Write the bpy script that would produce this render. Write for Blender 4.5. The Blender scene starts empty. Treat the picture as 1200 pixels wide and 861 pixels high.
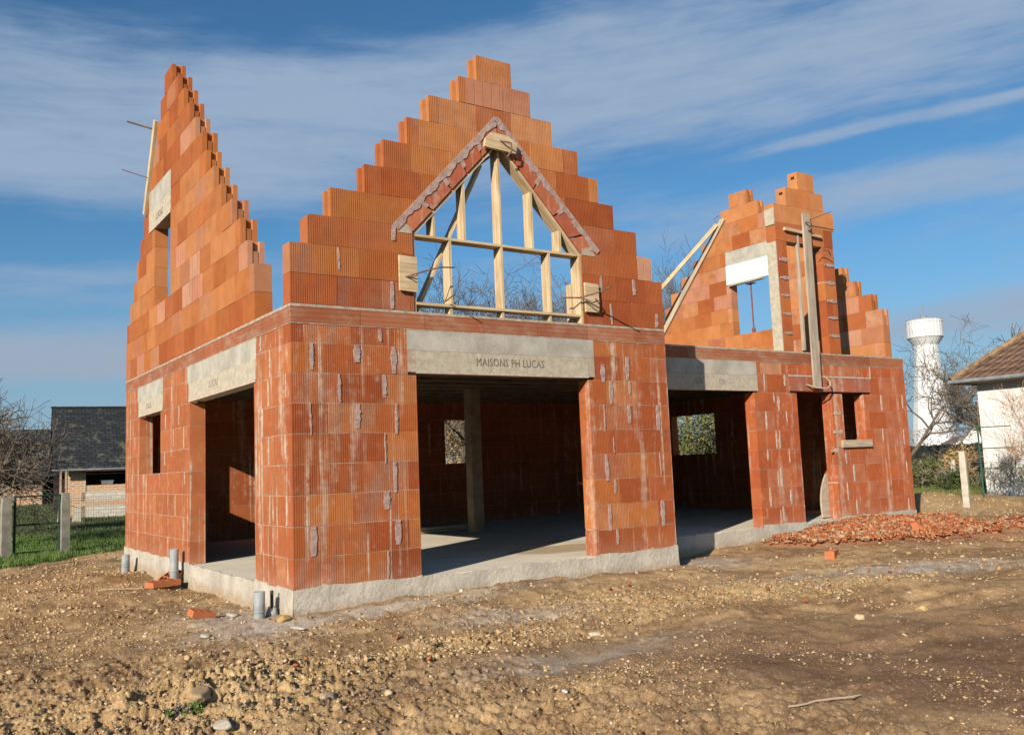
import bpy, math, random
import numpy as np
from mathutils import Vector, Matrix

random.seed(7)
rng = np.random.default_rng(7)
scene = bpy.context.scene
C = scene.collection

# ------------------------------------------------------------------ camera
CAM = Vector((-3.1195, -8.4049, 1.1053))
FW = Vector((0.56032, 0.82109, 0.10886)); RT = Vector((0.827788, -0.559645, -0.039573)); UP = Vector((-0.028431, -0.112291, 0.993269))
cd = bpy.data.cameras.new('camera'); cam = bpy.data.objects.new('camera', cd); C.objects.link(cam)
cd.sensor_width = 36; cd.lens = 31.486; cd.clip_start = .05; cd.clip_end = 3000
M = Matrix.Identity(4)
for i in range(3):
    M[i][0] = RT[i]; M[i][1] = UP[i]; M[i][2] = -FW[i]; M[i][3] = CAM[i]
cam.matrix_world = M
scene.camera = cam

# ------------------------------------------------------------------ light
SUN_EL = math.radians(22.5)
sdir = Vector((-0.862 * math.cos(SUN_EL), -0.507 * math.cos(SUN_EL), math.sin(SUN_EL)))   # towards the sun
sl = bpy.data.lights.new('sun', 'SUN'); sl.energy = 5.0; sl.angle = math.radians(.5); sl.color = (1.0, .90, .76)
so = bpy.data.objects.new('sun', sl); C.objects.link(so); so.location = (-20, -12, 20)
so.rotation_euler = sdir.to_track_quat('Z', 'Y').to_euler()
vs = scene.view_settings
vs.view_transform = 'Standard'; vs.look = 'None'; vs.gamma = 1; vs.use_curve_mapping = False; vs.exposure = 0.50

w = bpy.data.worlds.new('World'); scene.world = w; w.use_nodes = True
nt = w.node_tree; nt.nodes.clear()


class E:
    """tiny expression builder for math nodes"""
    def __init__(s, nt, v): s.nt = nt; s.v = v
    def op(s, o, b=None, c=None):
        n = s.nt.nodes.new('ShaderNodeMath'); n.operation = o
        for i, x in enumerate((s, b, c)):
            if x is None: continue
            if isinstance(x, E): x = x.v
            if isinstance(x, (int, float)): n.inputs[i].default_value = x
            else: s.nt.links.new(x, n.inputs[i])
        return E(s.nt, n.outputs[0])
    def __add__(s, b): return s.op('ADD', b)
    def __sub__(s, b): return s.op('SUBTRACT', b)
    def __mul__(s, b): return s.op('MULTIPLY', b)
    def __truediv__(s, b): return s.op('DIVIDE', b)
    def clamp(s):
        n = s.op('ADD', 0.0); n.v.node.use_clamp = True; return n
    def step(s, a, b):       # smoothstep from a to b
        n = s.nt.nodes.new('ShaderNodeMapRange'); n.interpolation_type = 'SMOOTHSTEP'
        s.nt.links.new(s.v, n.inputs[0]); n.inputs[1].default_value = a; n.inputs[2].default_value = b
        return E(s.nt, n.outputs[0])
    def band(s, c, w_):
        return (s - c).op('ABSOLUTE').step(w_, w_ * .15)


def noise(nt, vec, scale, detail=4, rough=.55, dist=0.0):
    n = nt.nodes.new('ShaderNodeTexNoise'); n.inputs['Scale'].default_value = scale
    n.inputs['Detail'].default_value = detail; n.inputs['Roughness'].default_value = rough; n.inputs['Distortion'].default_value = dist
    if vec is not None: nt.links.new(vec, n.inputs['Vector'])
    return E(nt, n.outputs[0])


def comb(nt, x, y, z):
    n = nt.nodes.new('ShaderNodeCombineXYZ')
    for i, v in enumerate((x, y, z)):
        if isinstance(v, E): nt.links.new(v.v, n.inputs[i])
        else: n.inputs[i].default_value = v
    return n.outputs[0]


def mixc(nt, fac, a, b, mode='MIX'):
    n = nt.nodes.new('ShaderNodeMix'); n.data_type = 'RGBA'; n.blend_type = mode
    for k, v in ((0, fac), (6, a), (7, b)):
        if isinstance(v, E): v = v.v
        if isinstance(v, (int, float)): n.inputs[k].default_value = v
        elif isinstance(v, (tuple, list)): n.inputs[k].default_value = (*v[:3], 1)
        else: nt.links.new(v, n.inputs[k])
    return n.outputs[2]


sky = nt.nodes.new('ShaderNodeTexSky'); sky.sky_type = 'NISHITA'; sky.sun_disc = False
sky.sun_elevation = SUN_EL; sky.sun_rotation = math.atan2(sdir.x, sdir.y)
sky.air_density = 1.0; sky.dust_density = .6; sky.ozone_density = 2.0
bg = nt.nodes.new('ShaderNodeBackground'); bg.inputs[1].default_value = .052
out = nt.nodes.new('ShaderNodeOutputWorld')
tc = nt.nodes.new('ShaderNodeTexCoord'); sx = nt.nodes.new('ShaderNodeSeparateXYZ')
nt.links.new(tc.outputs['Generated'], sx.inputs[0])
dx, dy, dz = (E(nt, sx.outputs[i]) for i in range(3))
yaw = math.radians(34.31)
az = (dx * math.cos(yaw) - dy * math.sin(yaw)).op('ARCTAN2', dx * math.sin(yaw) + dy * math.cos(yaw))
el = dz.op('ARCSINE')
# photo: az -.51..+.51 ; el horizon 0 .. about .48 at the top
wp = noise(nt, comb(nt, az * 2.2, el * 5.0, 3.0), 1.0, 3, .5) - .5
t = el - az * .035 + wp * .045
streak = noise(nt, comb(nt, az * 2.2, t * 17.0, 0.0), 1.0, 6, .62, .25)
fine = noise(nt, comb(nt, az * 14.0, t * 60.0, 5.0), 1.0, 5, .6, .4)
den = (t.band(.40, .10) * 1.0 + t.band(.325, .05) * az.step(.25, -.1) * .8 + t.band(.309, .010) * az.step(.22, .34) * .8
       + t.band(.245, .045) * az.step(-.1, .3) * .85 + t.band(.215, .035) * az.step(-.15, -.45) * .4
       + t.band(.145, .045) * az.step(-.2, -.42) * 1.0 + t.band(.11, .04) * az.step(.30, .45) * 1.0)
cloud = (den * .70 + (streak - .5) * 1.9 + (fine - .5) * .5 + .10).step(.0, 1.0) * .92
cloud = cloud * el.step(.0, .03) * (el.step(.43, .50) * az.step(.1, -.3) * -.9 + 1)
skycol = mixc(nt, 1.0, sky.outputs[0], (.64, 1.16, 1.46), 'MULTIPLY')
skycol = mixc(nt, el.step(.26, .0) * .75, skycol, (4.1, 5.4, 7.4))
ccol = mixc(nt, el.step(.08, .24), (4.7, 5.6, 7.0), (4.5, 5.9, 8.0))
nt.links.new(mixc(nt, cloud, skycol, ccol), bg.inputs[0])
nt.links.new(bg.outputs[0], out.inputs[0])

scene.cycles.max_bounces = 5; scene.cycles.diffuse_bounces = 1


# ------------------------------------------------------------------ materials
def mat(name, col=None, rough=.85, build=None, spec=.25):
    m = bpy.data.materials.new(name); m.use_nodes = True
    t_ = m.node_tree; b = t_.nodes['Principled BSDF']
    b.inputs['Roughness'].default_value = rough; b.inputs['Specular IOR Level'].default_value = spec
    if col: b.inputs['Base Color'].default_value = (*col, 1)
    if build: build(t_, b)
    return m


def objco(t_):
    n = t_.nodes.new('ShaderNodeTexCoord'); s = t_.nodes.new('ShaderNodeSeparateXYZ')
    t_.links.new(n.outputs['Object'], s.inputs[0])
    return n.outputs['Object'], E(t_, s.outputs[0]), E(t_, s.outputs[1]), E(t_, s.outputs[2])


def bump(t_, b, h, dist, strength=1.0):
    n = t_.nodes.new('ShaderNodeBump'); n.inputs['Distance'].default_value = dist; n.inputs['Strength'].default_value = strength
    t_.links.new(h.v, n.inputs['Height']); t_.links.new(n.outputs[0], b.inputs['Normal'])


def brick_build(dirty):
    def f(t_, b):
        co, x, y, z = objco(t_)
        at = t_.nodes.new('ShaderNodeAttribute'); at.attribute_name = 'Col'
        kind = E(t_, at.outputs['Alpha'])
        u = x + y
        fine_ = (u * (2 * math.pi / .0225)).op('SINE')
        fine_ = fine_.step(-.9, .3)
        wide = (u * (2 * math.pi / .118)).op('SINE').step(-.97, -.80)
        h = fine_ * (E(t_, kind.v) * -1 + 1) + wide * kind * 1.6
        n1 = noise(t_, co, 5.0, 5, .6); n2 = noise(t_, co, 60.0, 4, .7); n0 = noise(t_, co, 1.3, 4, .6)
        bump(t_, b, n2, .0022, .8)
        col = mixc(t_, (n1 - .5) * 1.4 + .5, mixc(t_, 1.0, at.outputs['Color'], (.80, .78, .78), 'MULTIPLY'), mixc(t_, 1.0, at.outputs['Color'], (1.16, 1.18, 1.2), 'MULTIPLY'))
        col = mixc(t_, (n2 - .5) * .8 + .3, col, mixc(t_, 1.0, col, (.78, .74, .72), 'MULTIPLY'))
        col = mixc(t_, n0.step(.52, .72) * .45, col, mixc(t_, 1.0, col, (.72, .62, .62), 'MULTIPLY'))
        # vertical lime wash, drips
        v = comb(t_, x * 5.0, y * 5.0, z * .38)
        d = noise(t_, v, 1.0, 5, .62)
        d2 = noise(t_, co, 9.0, 5, .7)
        d3 = noise(t_, comb(t_, x * 40.0, y * 40.0, z * 3.0), 1.0, 3, .6)
        k = (d * .62 + d2 * .28 + d3 * .10)
        hi = z.step(2.85, 2.70)
        if dirty > 0:
            # dusty film everywhere, stronger streaks, splash near the foot
            fac = (k.step(.52, .68) * .62 + d2.step(.50, .78) * .14) * dirty
            st = noise(t_, comb(t_, x * 11.0, y * 11.0, z * .30), 1.0, 3, .5).step(.56, .68) * noise(t_, comb(t_, x * 1.7, y * 1.7, z * 1.0), 1.0, 3, .6).step(.40, .58) * d2.step(.30, .58)
            fac = fac + z.step(.25, 0.0) * d2 * .25 + st * .8 * dirty
            col = mixc(t_, fac.clamp(), col, (.50, .40, .31))
        else:
            col = mixc(t_, k.step(.58, .80) * .35, col, (.52, .40, .33))
        t_.links.new(col, b.inputs['Base Color'])
    return f


M_brick = mat('terracotta_block', rough=.85, build=brick_build(1.0))
M_brick_s = mat('terracotta_block_side', rough=.85, build=brick_build(1.25))
M_brick_u = mat('terracotta_block_clean', rough=.82, build=brick_build(0.0))


def speck(c1, c2, s1=6.0, s2=60.0, bd=.004, bs=.6, c3=None, stretch=1.0):
    def f(t_, b):
        co, x, y, z = objco(t_)
        v = comb(t_, x, y, z * stretch) if stretch != 1 else co
        n1 = noise(t_, v, s1, 5, .6); n2 = noise(t_, co, s2, 5, .7)
        col = mixc(t_, (n1 * .6 + n2 * .4).step(.36, .64), c1, c2)
        if c3: col = mixc(t_, n2.step(.6, .72) * .8, col, c3)
        t_.links.new(col, b.inputs['Base Color'])
        bump(t_, b, n2 + n1 * .6, bd, bs)
    return f


M_mortar = mat('mortar', rough=.95, build=speck((.28, .20, .15), (.46, .38, .30), 9, 90))
M_mortar_or = mat('thin_mortar', rough=.95, build=speck((.26, .11, .06), (.50, .35, .26), 6, 60))
M_smear = mat('lavender_mortar', rough=.95, build=speck((.27, .175, .15), (.42, .32, .29), 16, 90, .006, .8))
M_smear_w = mat('pale_mortar', rough=.95, build=speck((.36, .26, .20), (.54, .45, .36), 16, 90, .006, .8))
def plinth_b(t_, b):
    co, x, y, z = objco(t_)
    n1 = noise(t_, co, 2.2, 5, .6); n2 = noise(t_, co, 45, 5, .7); n3 = noise(t_, co, 8, 6, .7); st = noise(t_, comb(t_, x * 4.0, y * 4.0, z * .8), 1.0, 4, .6)
    col = mixc(t_, (n1 * .6 + n2 * .4).step(.36, .64), (.36, .32, .265), (.53, .48, .40))
    col = mixc(t_, st.step(.5, .7) * .5, col, (.30, .255, .20))
    col = mixc(t_, (z * -1 + (n3 - .5) * .28).step(.12, .27) * .75, col, (.34, .235, .135))
    col = mixc(t_, (n3 - .5).op('ABSOLUTE').step(.012, .002) * z.step(-.10, -.2) * .7, col, (.12, .10, .08))
    t_.links.new(col, b.inputs['Base Color']); bump(t_, b, n2 + n3 * 1.2, .010, .8)


M_plinth = mat('plinth_concrete', rough=.93, build=plinth_b) if True else mat('p', rough=.93, build=speck((.37, .33, .275), (.53, .48, .40), 2.2, 45, .008, .7, (.31, .275, .225), .5))
def slab_b(t_, b):
    co, x, y, z = objco(t_); n1 = noise(t_, co, 1.6, 5, .6); n2 = noise(t_, co, 50, 5, .7)
    col = mixc(t_, (n1 * .6 + n2 * .4).step(.36, .64), (.60, .53, .42), (.74, .66, .53))
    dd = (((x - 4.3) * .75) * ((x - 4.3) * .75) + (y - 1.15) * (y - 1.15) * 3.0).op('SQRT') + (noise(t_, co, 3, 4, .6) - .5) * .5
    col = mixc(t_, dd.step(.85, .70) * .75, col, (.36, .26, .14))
    t_.links.new(col, b.inputs['Base Color']); bump(t_, b, n2, .003, .5)


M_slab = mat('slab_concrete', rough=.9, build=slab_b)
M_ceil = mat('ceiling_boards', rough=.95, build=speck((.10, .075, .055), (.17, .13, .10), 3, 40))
M_lintel = mat('lintel_cement', rough=.9, build=speck((.29, .265, .22), (.45, .42, .36), 3.5, 70, .006, .7, (.23, .205, .165)))
M_lintel_lo = mat('rough_aggregate', rough=.95, build=speck((.36, .31, .23), (.50, .45, .36), 14, 150, .008, .9, (.24, .19, .13)))
M_ink = mat('faded_stencil_ink', rough=.9, build=speck((.06, .05, .035), (.22, .185, .13), 24, 100))
M_ink_pale = mat('pale_stencil_ink', rough=.9, build=speck((.14, .12, .10), (.36, .31, .25), 30, 200))


def belt_b(t_, b):
    co, x, y, z = objco(t_)
    at = t_.nodes.new('ShaderNodeAttribute'); at.attribute_name = 'Col'
    n1 = noise(t_, comb(t_, x * 2.5, y * 2.5, z * 5.0), 1.0, 6, .68); n2 = noise(t_, co, 60, 4, .7)
    col = mixc(t_, (n1 * .75 + n2 * .25).step(.44, .68) * .55, at.outputs['Color'], (.36, .28, .20))
    t_.links.new(col, b.inputs['Base Color'])
    bump(t_, b, (z * (2 * math.pi / .05)).op('SINE') * .4 + n2, .005, .6)


M_belt = mat('belt_planelle', rough=.9, build=belt_b)


def wood_b(c1, c2, kn=True):
    def f(t_, b):
        co, x, y, z = objco(t_)
        at = t_.nodes.new('ShaderNodeAttribute'); at.attribute_name = 'Grain'
        v = t_.nodes.new('ShaderNodeSeparateXYZ'); t_.links.new(at.outputs['Vector'], v.inputs[0])
        gx, gy, gz = (E(t_, v.outputs[i]) for i in range(3))
        n1 = noise(t_, comb(t_, gx * 1.6, gy * 45.0, gz * 45.0), 1.0, 4, .6, .6)
        n2 = noise(t_, comb(t_, gx * 3.0, gy * 9.0, gz * 9.0), 1.0, 4, .6)
        col = mixc(t_, (n1 * .6 + n2 * .4).step(.35, .65), c1, c2)
        col = mixc(t_, noise(t_, comb(t_, gx * 6.0, gy * 14.0, gz * 14.0), 1.0, 1, .4).step(.74, .80) * .7, col, (c1[0] * .35, c1[1] * .3, c1[2] * .25))
        t_.links.new(col, b.inputs['Base Color'])
        bump(t_, b, n1, .003, .5)
    return f


M_wood = mat('fresh_pine', rough=.8, build=wood_b((.36, .25, .135), (.58, .46, .29)))
M_wood_old = mat('weathered_pine', rough=.85, build=wood_b((.30, .23, .16), (.50, .41, .29)))
M_wood_grey = mat('grey_board', rough=.9, build=wood_b((.26, .21, .16), (.42, .35, .27)))
M_steel = mat('rusty_steel', rough=.6, build=speck((.10, .06, .045), (.22, .12, .08), 20, 100))
M_red = mat('red_oxide_paint', rough=.6, build=speck((.14, .045, .035), (.22, .075, .055), 20, 100))
M_hot = mat('red_plastic', (.55, .03, .02), .5)
M_pvc = mat('grey_pvc', rough=.55, build=speck((.20, .22, .23), (.33, .34, .34), 6, 60, .001))
M_white = mat('white_insulation', rough=.7, build=speck((.50, .68, .64), (.55, .73, .69), 3, 40, .001))
M_dark = mat('dark_metal', rough=.5, build=speck((.02, .022, .025), (.05, .05, .05), 8, 60, .001))
M_bag = mat('grey_plastic_bag', rough=.5, build=speck((.22, .21, .20), (.45, .43, .41), 14, 60, .01))


# ------------------------------------------------------------------ mesh helper
class MB:
    def __init__(s): s.v = []; s.f = []; s.c = []; s.g = []
    def face(s, idx, col=(1, 1, 1, 0)): s.f.append(tuple(idx)); s.c.append(col)
    def prism(s, base, top, col=(1, 1, 1, 0)):
        """base/top: matching loops of 3D points; base CCW seen from outside the base"""
        o = len(s.v); n = len(base); s.v += [tuple(p) for p in base] + [tuple(p) for p in top]
        s.face([o + i for i in range(n)], col); s.face([o + n + i for i in range(n - 1, -1, -1)], col)
        for i in range(n):
            j = (i + 1) % n; s.face([o + j, o + i, o + n + i, o + n + j], col)
    def box(s, x0, y0, z0, x1, y1, z1, col=(1, 1, 1, 0)):
        b = [(x0, y0, z0), (x0, y1, z0), (x1, y1, z0), (x1, y0, z0)]
        s.prism(b, [(p[0], p[1], z1) for p in b], col)
    def board(s, a, b, w_, t_, up=(0, 0, 1), col=(1, 1, 1, 0)):
        """a plank from a to b; width w_ along 'up'-ish, thickness t_ across; stores grain coordinates"""
        a = Vector(a); b = Vector(b); d = b - a; L_ = d.length; d.normalize()
        u = Vector(up); u = (u - d * u.dot(d)).normalized(); n = d.cross(u)
        o = len(s.v); seed = random.uniform(0, 50)
        for k in (0, L_):
            for (i, j) in ((-1, -1), (1, -1), (1, 1), (-1, 1)):
                s.v.append(tuple(a + d * k + n * (i * t_ / 2) + u * (j * w_ / 2)))
                s.g.append((k + seed, i * t_ / 2 + seed, j * w_ / 2 + seed))
        for q in ((0, 3, 2, 1), (4, 5, 6, 7), (0, 1, 5, 4), (1, 2, 6, 5), (2, 3, 7, 6), (3, 0, 4, 7)):
            s.face([o + i for i in q], col)
    def tube(s, pts, rads, n=6, col=(1, 1, 1, 0), cap=True):
        pts = [Vector(p) for p in pts]
        if not isinstance(rads, (list, tuple)): rads = [rads] * len(pts)
        o = len(s.v); ref = None
        for i, p in enumerate(pts):
            d = (pts[min(i + 1, len(pts) - 1)] - pts[max(i - 1, 0)]).normalized()
            if ref is None: ref = d.orthogonal().normalized()
            ref = (ref - d * ref.dot(d)).normalized(); bi = d.cross(ref)
            for k in range(n):
                a = 2 * math.pi * k / n
                s.v.append(tuple(p + (ref * math.cos(a) + bi * math.sin(a)) * rads[i]))
        for i in range(len(pts) - 1):
            for k in range(n):
                k2 = (k + 1) % n
                s.face([o + i * n + k, o + i * n + k2, o + (i + 1) * n + k2, o + (i + 1) * n + k], col)
        if cap:
            s.face([o + k for k in range(n - 1, -1, -1)], col)
            s.face([o + (len(pts) - 1) * n + k for k in range(n)], col)
    def build(s, name, m, parent=None, smooth=False):
        me = bpy.data.meshes.new(name); me.from_pydata(s.v, [], s.f)
        if s.c:
            ca = me.color_attributes.new('Col', 'FLOAT_COLOR', 'CORNER')
            tot = np.array([len(f) for f in s.f]); cc = np.array([c if len(c) == 4 else (*c, 0) for c in s.c], dtype=np.float32)
            ca.data.foreach_set('color', np.repeat(cc, tot, axis=0).ravel())
        if s.g and len(s.g) == len(s.v):
            ga = me.attributes.new('Grain', 'FLOAT_VECTOR', 'POINT'); ga.data.foreach_set('vector', np.array(s.g, dtype=np.float32).ravel())
        if m: me.materials.append(m)
        if smooth: me.polygons.foreach_set('use_smooth', [True] * len(me.polygons))
        o = bpy.data.objects.new(name, me); C.objects.link(o)
        if parent: o.parent = parent
        return o


def np_mesh(name, verts, tris, m, parent=None, cols=None, smooth=False):
    me = bpy.data.meshes.new(name); k = tris.shape[1]
    me.vertices.add(len(verts)); me.vertices.foreach_set('co', verts.astype(np.float32).ravel())
    me.loops.add(tris.size); me.loops.foreach_set('vertex_index', tris.astype(np.int32).ravel())
    me.polygons.add(len(tris)); me.polygons.foreach_set('loop_start', np.arange(0, tris.size, k, dtype=np.int32))
    me.update(calc_edges=True)
    if cols is not None:
        ca = me.color_attributes.new('Col', 'FLOAT_COLOR', 'POINT'); ca.data.foreach_set('color', cols.astype(np.float32).ravel())
    me.materials.append(m)
    if smooth: me.polygons.foreach_set('use_smooth', [True] * len(me.polygons))
    me.validate()
    o = bpy.data.objects.new(name, me); C.objects.link(o)
    if parent: o.parent = parent
    return o


def tag(o, label=None, cat=None, group=None, kind=None):
    if label: o['label'] = label
    if cat: o['category'] = cat
    if group: o['group'] = group
    if kind: o['kind'] = kind
    return o


def thing(name, label, cat, loc=(0, 0, 0), rz=0, group=None):
    o = bpy.data.objects.new(name, None); C.objects.link(o); o.empty_display_size = .2
    o.location = loc; o.rotation_euler = (0, 0, rz)
    return tag(o, label, cat, group)


# ------------------------------------------------------------------ the unfinished house
W, L, R, D, H = 5.032, 12.04, 1.077, 7.85, 2.79
T = .20
house = thing('unfinished_house', 'unfinished terracotta block house shell with stepped gables and no roof', 'building')


def clip(poly, a, b, c):
    """keep a*u+b*z <= c"""
    outp = []
    for i in range(len(poly)):
        p, q = poly[i], poly[(i + 1) % len(poly)]
        dp = a * p[0] + b * p[1] - c; dq = a * q[0] + b * q[1] - c
        if dp <= 0: outp.append(p)
        if dp * dq < 0:
            t_ = dp / (dp - dq); outp.append((p[0] + t_ * (q[0] - p[0]), p[1] + t_ * (q[1] - p[1])))
    return outp


def area(p): return .5 * sum(p[i][0] * p[(i + 1) % len(p)][1] - p[(i + 1) % len(p)][0] * p[i][1] for i in range(len(p)))


class Frame:
    def __init__(s, O, U, N): s.O = Vector(O); s.U = Vector(U); s.N = Vector(N); s.flip = s.U.cross(Vector((0, 0, 1))).dot(s.N) > 0
    def P(s, u, z, n): return s.O + s.U * u + s.N * n + Vector((0, 0, z))
    def ext(s, mb, poly, n0, n1, col):
        if len(poly) < 3 or abs(area(poly)) < 2e-4: return
        if s.flip: poly = poly[::-1]
        mb.prism([s.P(u, z, n0) for u, z in poly][::1], [s.P(u, z, n1) for u, z in poly], col)


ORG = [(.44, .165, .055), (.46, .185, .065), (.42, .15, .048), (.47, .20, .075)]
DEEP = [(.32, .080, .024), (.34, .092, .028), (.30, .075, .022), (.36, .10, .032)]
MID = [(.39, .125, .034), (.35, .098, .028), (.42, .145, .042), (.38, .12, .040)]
PALE = [(.45, .22, .13), (.47, .25, .155), (.43, .19, .11)]


def tone(pal, jit=.06):
    c = random.choice(pal); k = 1 + random.uniform(-jit, jit)
    return tuple(min(1, x * k) for x in c)


def cut(ivals, a, b):
    r = []
    for (x0, x1) in ivals:
        if b <= x0 or a >= x1: r.append((x0, x1)); continue
        if a > x0: r.append((x0, a))
        if b < x1: r.append((b, x1))
    return r


def plan_block(mb, mc, fr, u0, u1, z0, z1, t0, t1, col, g0, g1, slot=True):
    """block whose exposed end(s) show the keyed groove: plan polygon extruded upwards"""
    m0 = t0 + (t1 - t0) * .30; m1 = t0 + (t1 - t0) * .72; dpt = .045
    loop = [(u0, t0)]
    loop += [(u1, t0)]
    if g1: loop += [(u1, m0), (u1 - dpt, m0 + .008), (u1 - dpt, m1 - .008), (u1, m1)]
    loop += [(u1, t1), (u0, t1)]
    if g0: loop += [(u0, m1), (u0 + dpt, m1 - .008), (u0 + dpt, m0 + .008), (u0, m0)]
    pts = [fr.P(u, z0, n) for u, n in loop]; top = [fr.P(u, z1, n) for u, n in loop]
    a = area([(p.x, p.y) for p in pts])
    if a > 0: pts = pts[::-1]; top = top[::-1]
    mb.prism(pts, top, col)
    if t0 >= 0.003:
        k_ = math.floor(u0 / .0235)
        while k_ * .0235 < u1:
            s0_, s1_ = max(u0, k_ * .0235), min(u1, (k_ + .62) * .0235); k_ += 1
            if s1_ > s0_ + .002: fr.ext(mb, [(s0_, z0), (s1_, z0), (s1_, z1), (s0_, z1)], t0 - .0045, t0, col)
    # lower filler in the groove leaves a dark pocket at the top
    for g, ue, s in ((g0, u0, 1), (g1, u1, -1)):
        if g:
            a_ = fr.P(ue + s * .006, z0, m0 + .012); b_ = fr.P(ue + s * (dpt + .004), z0 + (z1 - z0) * .62, m1 - .012)
            c4 = tuple(x * .8 for x in col[:3]) + (col[3],)
            mb.box(min(a_.x, b_.x), min(a_.y, b_.y), a_.z, max(a_.x, b_.x), max(a_.y, b_.y), b_.z, c4)


def wall(name, fr, rows, mats, parent=house, t=T, bl=.5, gap=.004, holes=(), pal=MID, clips=None, wide=.0, core_in=.006, pale=.02, end_keys=False, label=None, stag=.5, palf=None, ribs=True):
    if rows[0][0] == 0: gap, core_in = .0075, .0036
    mb, mc = MB(), MB()
    for ri, (z0, z1, a, b) in enumerate(rows):
        iv = [(a, b)]
        for (ha, hb, hz0, hz1) in holes:
            if min(z1, hz1) - max(z0, hz0) > .5 * (z1 - z0): iv = cut(iv, ha, hb)
        off = (ri % 2) * bl * stag + (.13 if ri % 3 == 2 else 0)
        for (x0, x1) in iv:
            js = [x0]; k = math.floor((x0 - off) / bl) + 1
            while off + k * bl < x1 - .09:
                if off + k * bl > x0 + .09: js.append(off + k * bl)
                k += 1
            js.append(x1)
            for i in range(len(js) - 1):
                pal_ = palf(ri) if palf else pal
                kd = 0.0; col = tone(pal_)
                if random.random() < wide: kd = 1.0; col = tone(PALE)
                elif random.random() < pale: col = tone([(.42, .19, .095), (.40, .165, .08)])
                jn = random.uniform(-.001, .001) if rows[0][0] == 0 else random.uniform(-.004, .003); tj = random.uniform(-.004, .003) if rows[0][0] > 0 else 0
                u0 = js[i] + (gap / 2 if i else 0); u1 = js[i + 1] - (gap / 2 if i < len(js) - 2 else 0)
                poly = [(u0, z0 + gap / 2), (u1, z0 + gap / 2), (u1, z1 - gap / 2 + tj), (u0, z1 - gap / 2 + tj * .3)]
                if random.random() < .16:      # chipped corner
                    ch = random.uniform(.008, .03); ch2 = random.uniform(.008, .03); w_c = random.randrange(4); r0, r1, r2, r3 = poly
                    poly = [[(r0[0], r0[1] + ch), (r0[0] + ch2, r0[1]), r1, r2, r3], [r0, (r1[0] - ch2, r1[1]), (r1[0], r1[1] + ch), r2, r3], [r0, r1, (r2[0], r2[1] - ch), (r2[0] - ch2, r2[1]), r3], [r0, r1, r2, (r3[0] + ch2, r3[1]), (r3[0], r3[1] - ch)]][w_c]
                polys = [poly]
                if clips: polys = clips(poly)
                e0 = end_keys and i == 0 and abs(x0 - a) < 1e-6 and ri > 1; e1 = end_keys and i == len(js) - 2 and abs(x1 - b) < 1e-6 and ri > 1
                if (e0 or e1) and not (clips and (len(polys) != 1 or abs(area(polys[0]) - area(poly)) > 1e-5)):
                    plan_block(mb, mc, fr, u0, u1, z0 + gap / 2, z1 - gap / 2, max(.003, jn + .0045), t + jn, (*col, kd), e0, e1)
                else:
                    rd = (.0032 if rows[0][0] == 0 else .0045) if ribs else 0
                    for p_ in polys:
                        fr.ext(mb, p_, jn + rd, t + jn, (*col, kd))
                        if ribs and len(p_) > 2:
                            pitch, duty = (.0235, .62) if kd < .5 else (.118, .90)
                            ua, ub = min(q[0] for q in p_), max(q[0] for q in p_); k_ = math.floor(ua / pitch) if kd < .5 else 0; base_ = 0 if kd < .5 else ua
                            while base_ + k_ * pitch < ub:
                                s0_, s1_ = base_ + k_ * pitch, base_ + (k_ + duty) * pitch; k_ += 1
                                if s1_ <= ua or s0_ >= ub: continue
                                q_ = clip(clip(p_, -1, 0, -max(s0_, ua)), 1, 0, min(s1_, ub))
                                if len(q_) > 2: fr.ext(mb, q_, jn, jn + rd, (*col, kd))
            ei = .05 if end_keys else .004
            core = [(x0 + ei, z0), (x1 - ei, z0), (x1 - ei, z1 - (.003 if ri == len(rows) - 1 else 0)), (x0 + ei, z1 - (.003 if ri == len(rows) - 1 else 0))]
            for p_ in (clips(core) if clips else [core]): fr.ext(mc, p_, core_in, t - core_in, (1, 1, 1, 0))
    o = mb.build(name, mats[0], parent); m = mc.build('mortar', mats[1], o)
    if label: o['label'] = label
    return o


def lower_rows(a, b): return [(i * .3, (i + 1) * .3, a, b) for i in range(8)] + [(2.4, 2.59, a, b)]


FX = lambda y: Frame((0, y, 0), (1, 0, 0), (0, 1, 0))           # wall seen from -Y
FY = lambda x: Frame((x, 0, 0), (0, 1, 0), (1, 0, 0))           # wall seen from -X
OL, OR_ = 1.382, 3.729
for (a_, b_, lb_) in ((0, 2.0, 'ribbed corner pier between the side doorway and the widest opening'), (3.0, W, 'ribbed pier right of the widest opening, with grey mortar smears')): wall('front_wall', FX(0), lower_rows(a_, b_), (M_brick, M_mortar_or), holes=[(OL, OR_, 0, 2.135), (1.28, 3.83, 2.13, 2.6)], pal=MID + DEEP, label=lb_)
for (a_, b_) in ((T + .002, 2.0), (3.0, D)): wall('side_wall', FY(0), lower_rows(a_, b_), (M_brick_s, M_mortar), holes=[(1.128, 3.744, 0, 2.12), (5.377, 6.774, 1.2, 2.12), (1.05, 3.86, 2.1, 2.6), (5.22, 6.92, 2.1, 2.6)],
     pal=[(.40, .13, .048), (.38, .12, .044), (.41, .145, .056)], label='long side wall of blocks with pale lime streaks')
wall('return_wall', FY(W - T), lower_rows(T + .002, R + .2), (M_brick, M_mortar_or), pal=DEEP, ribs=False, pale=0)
DL, DR, WL, WR = 8.966, 9.87, 10.159, 10.776
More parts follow.
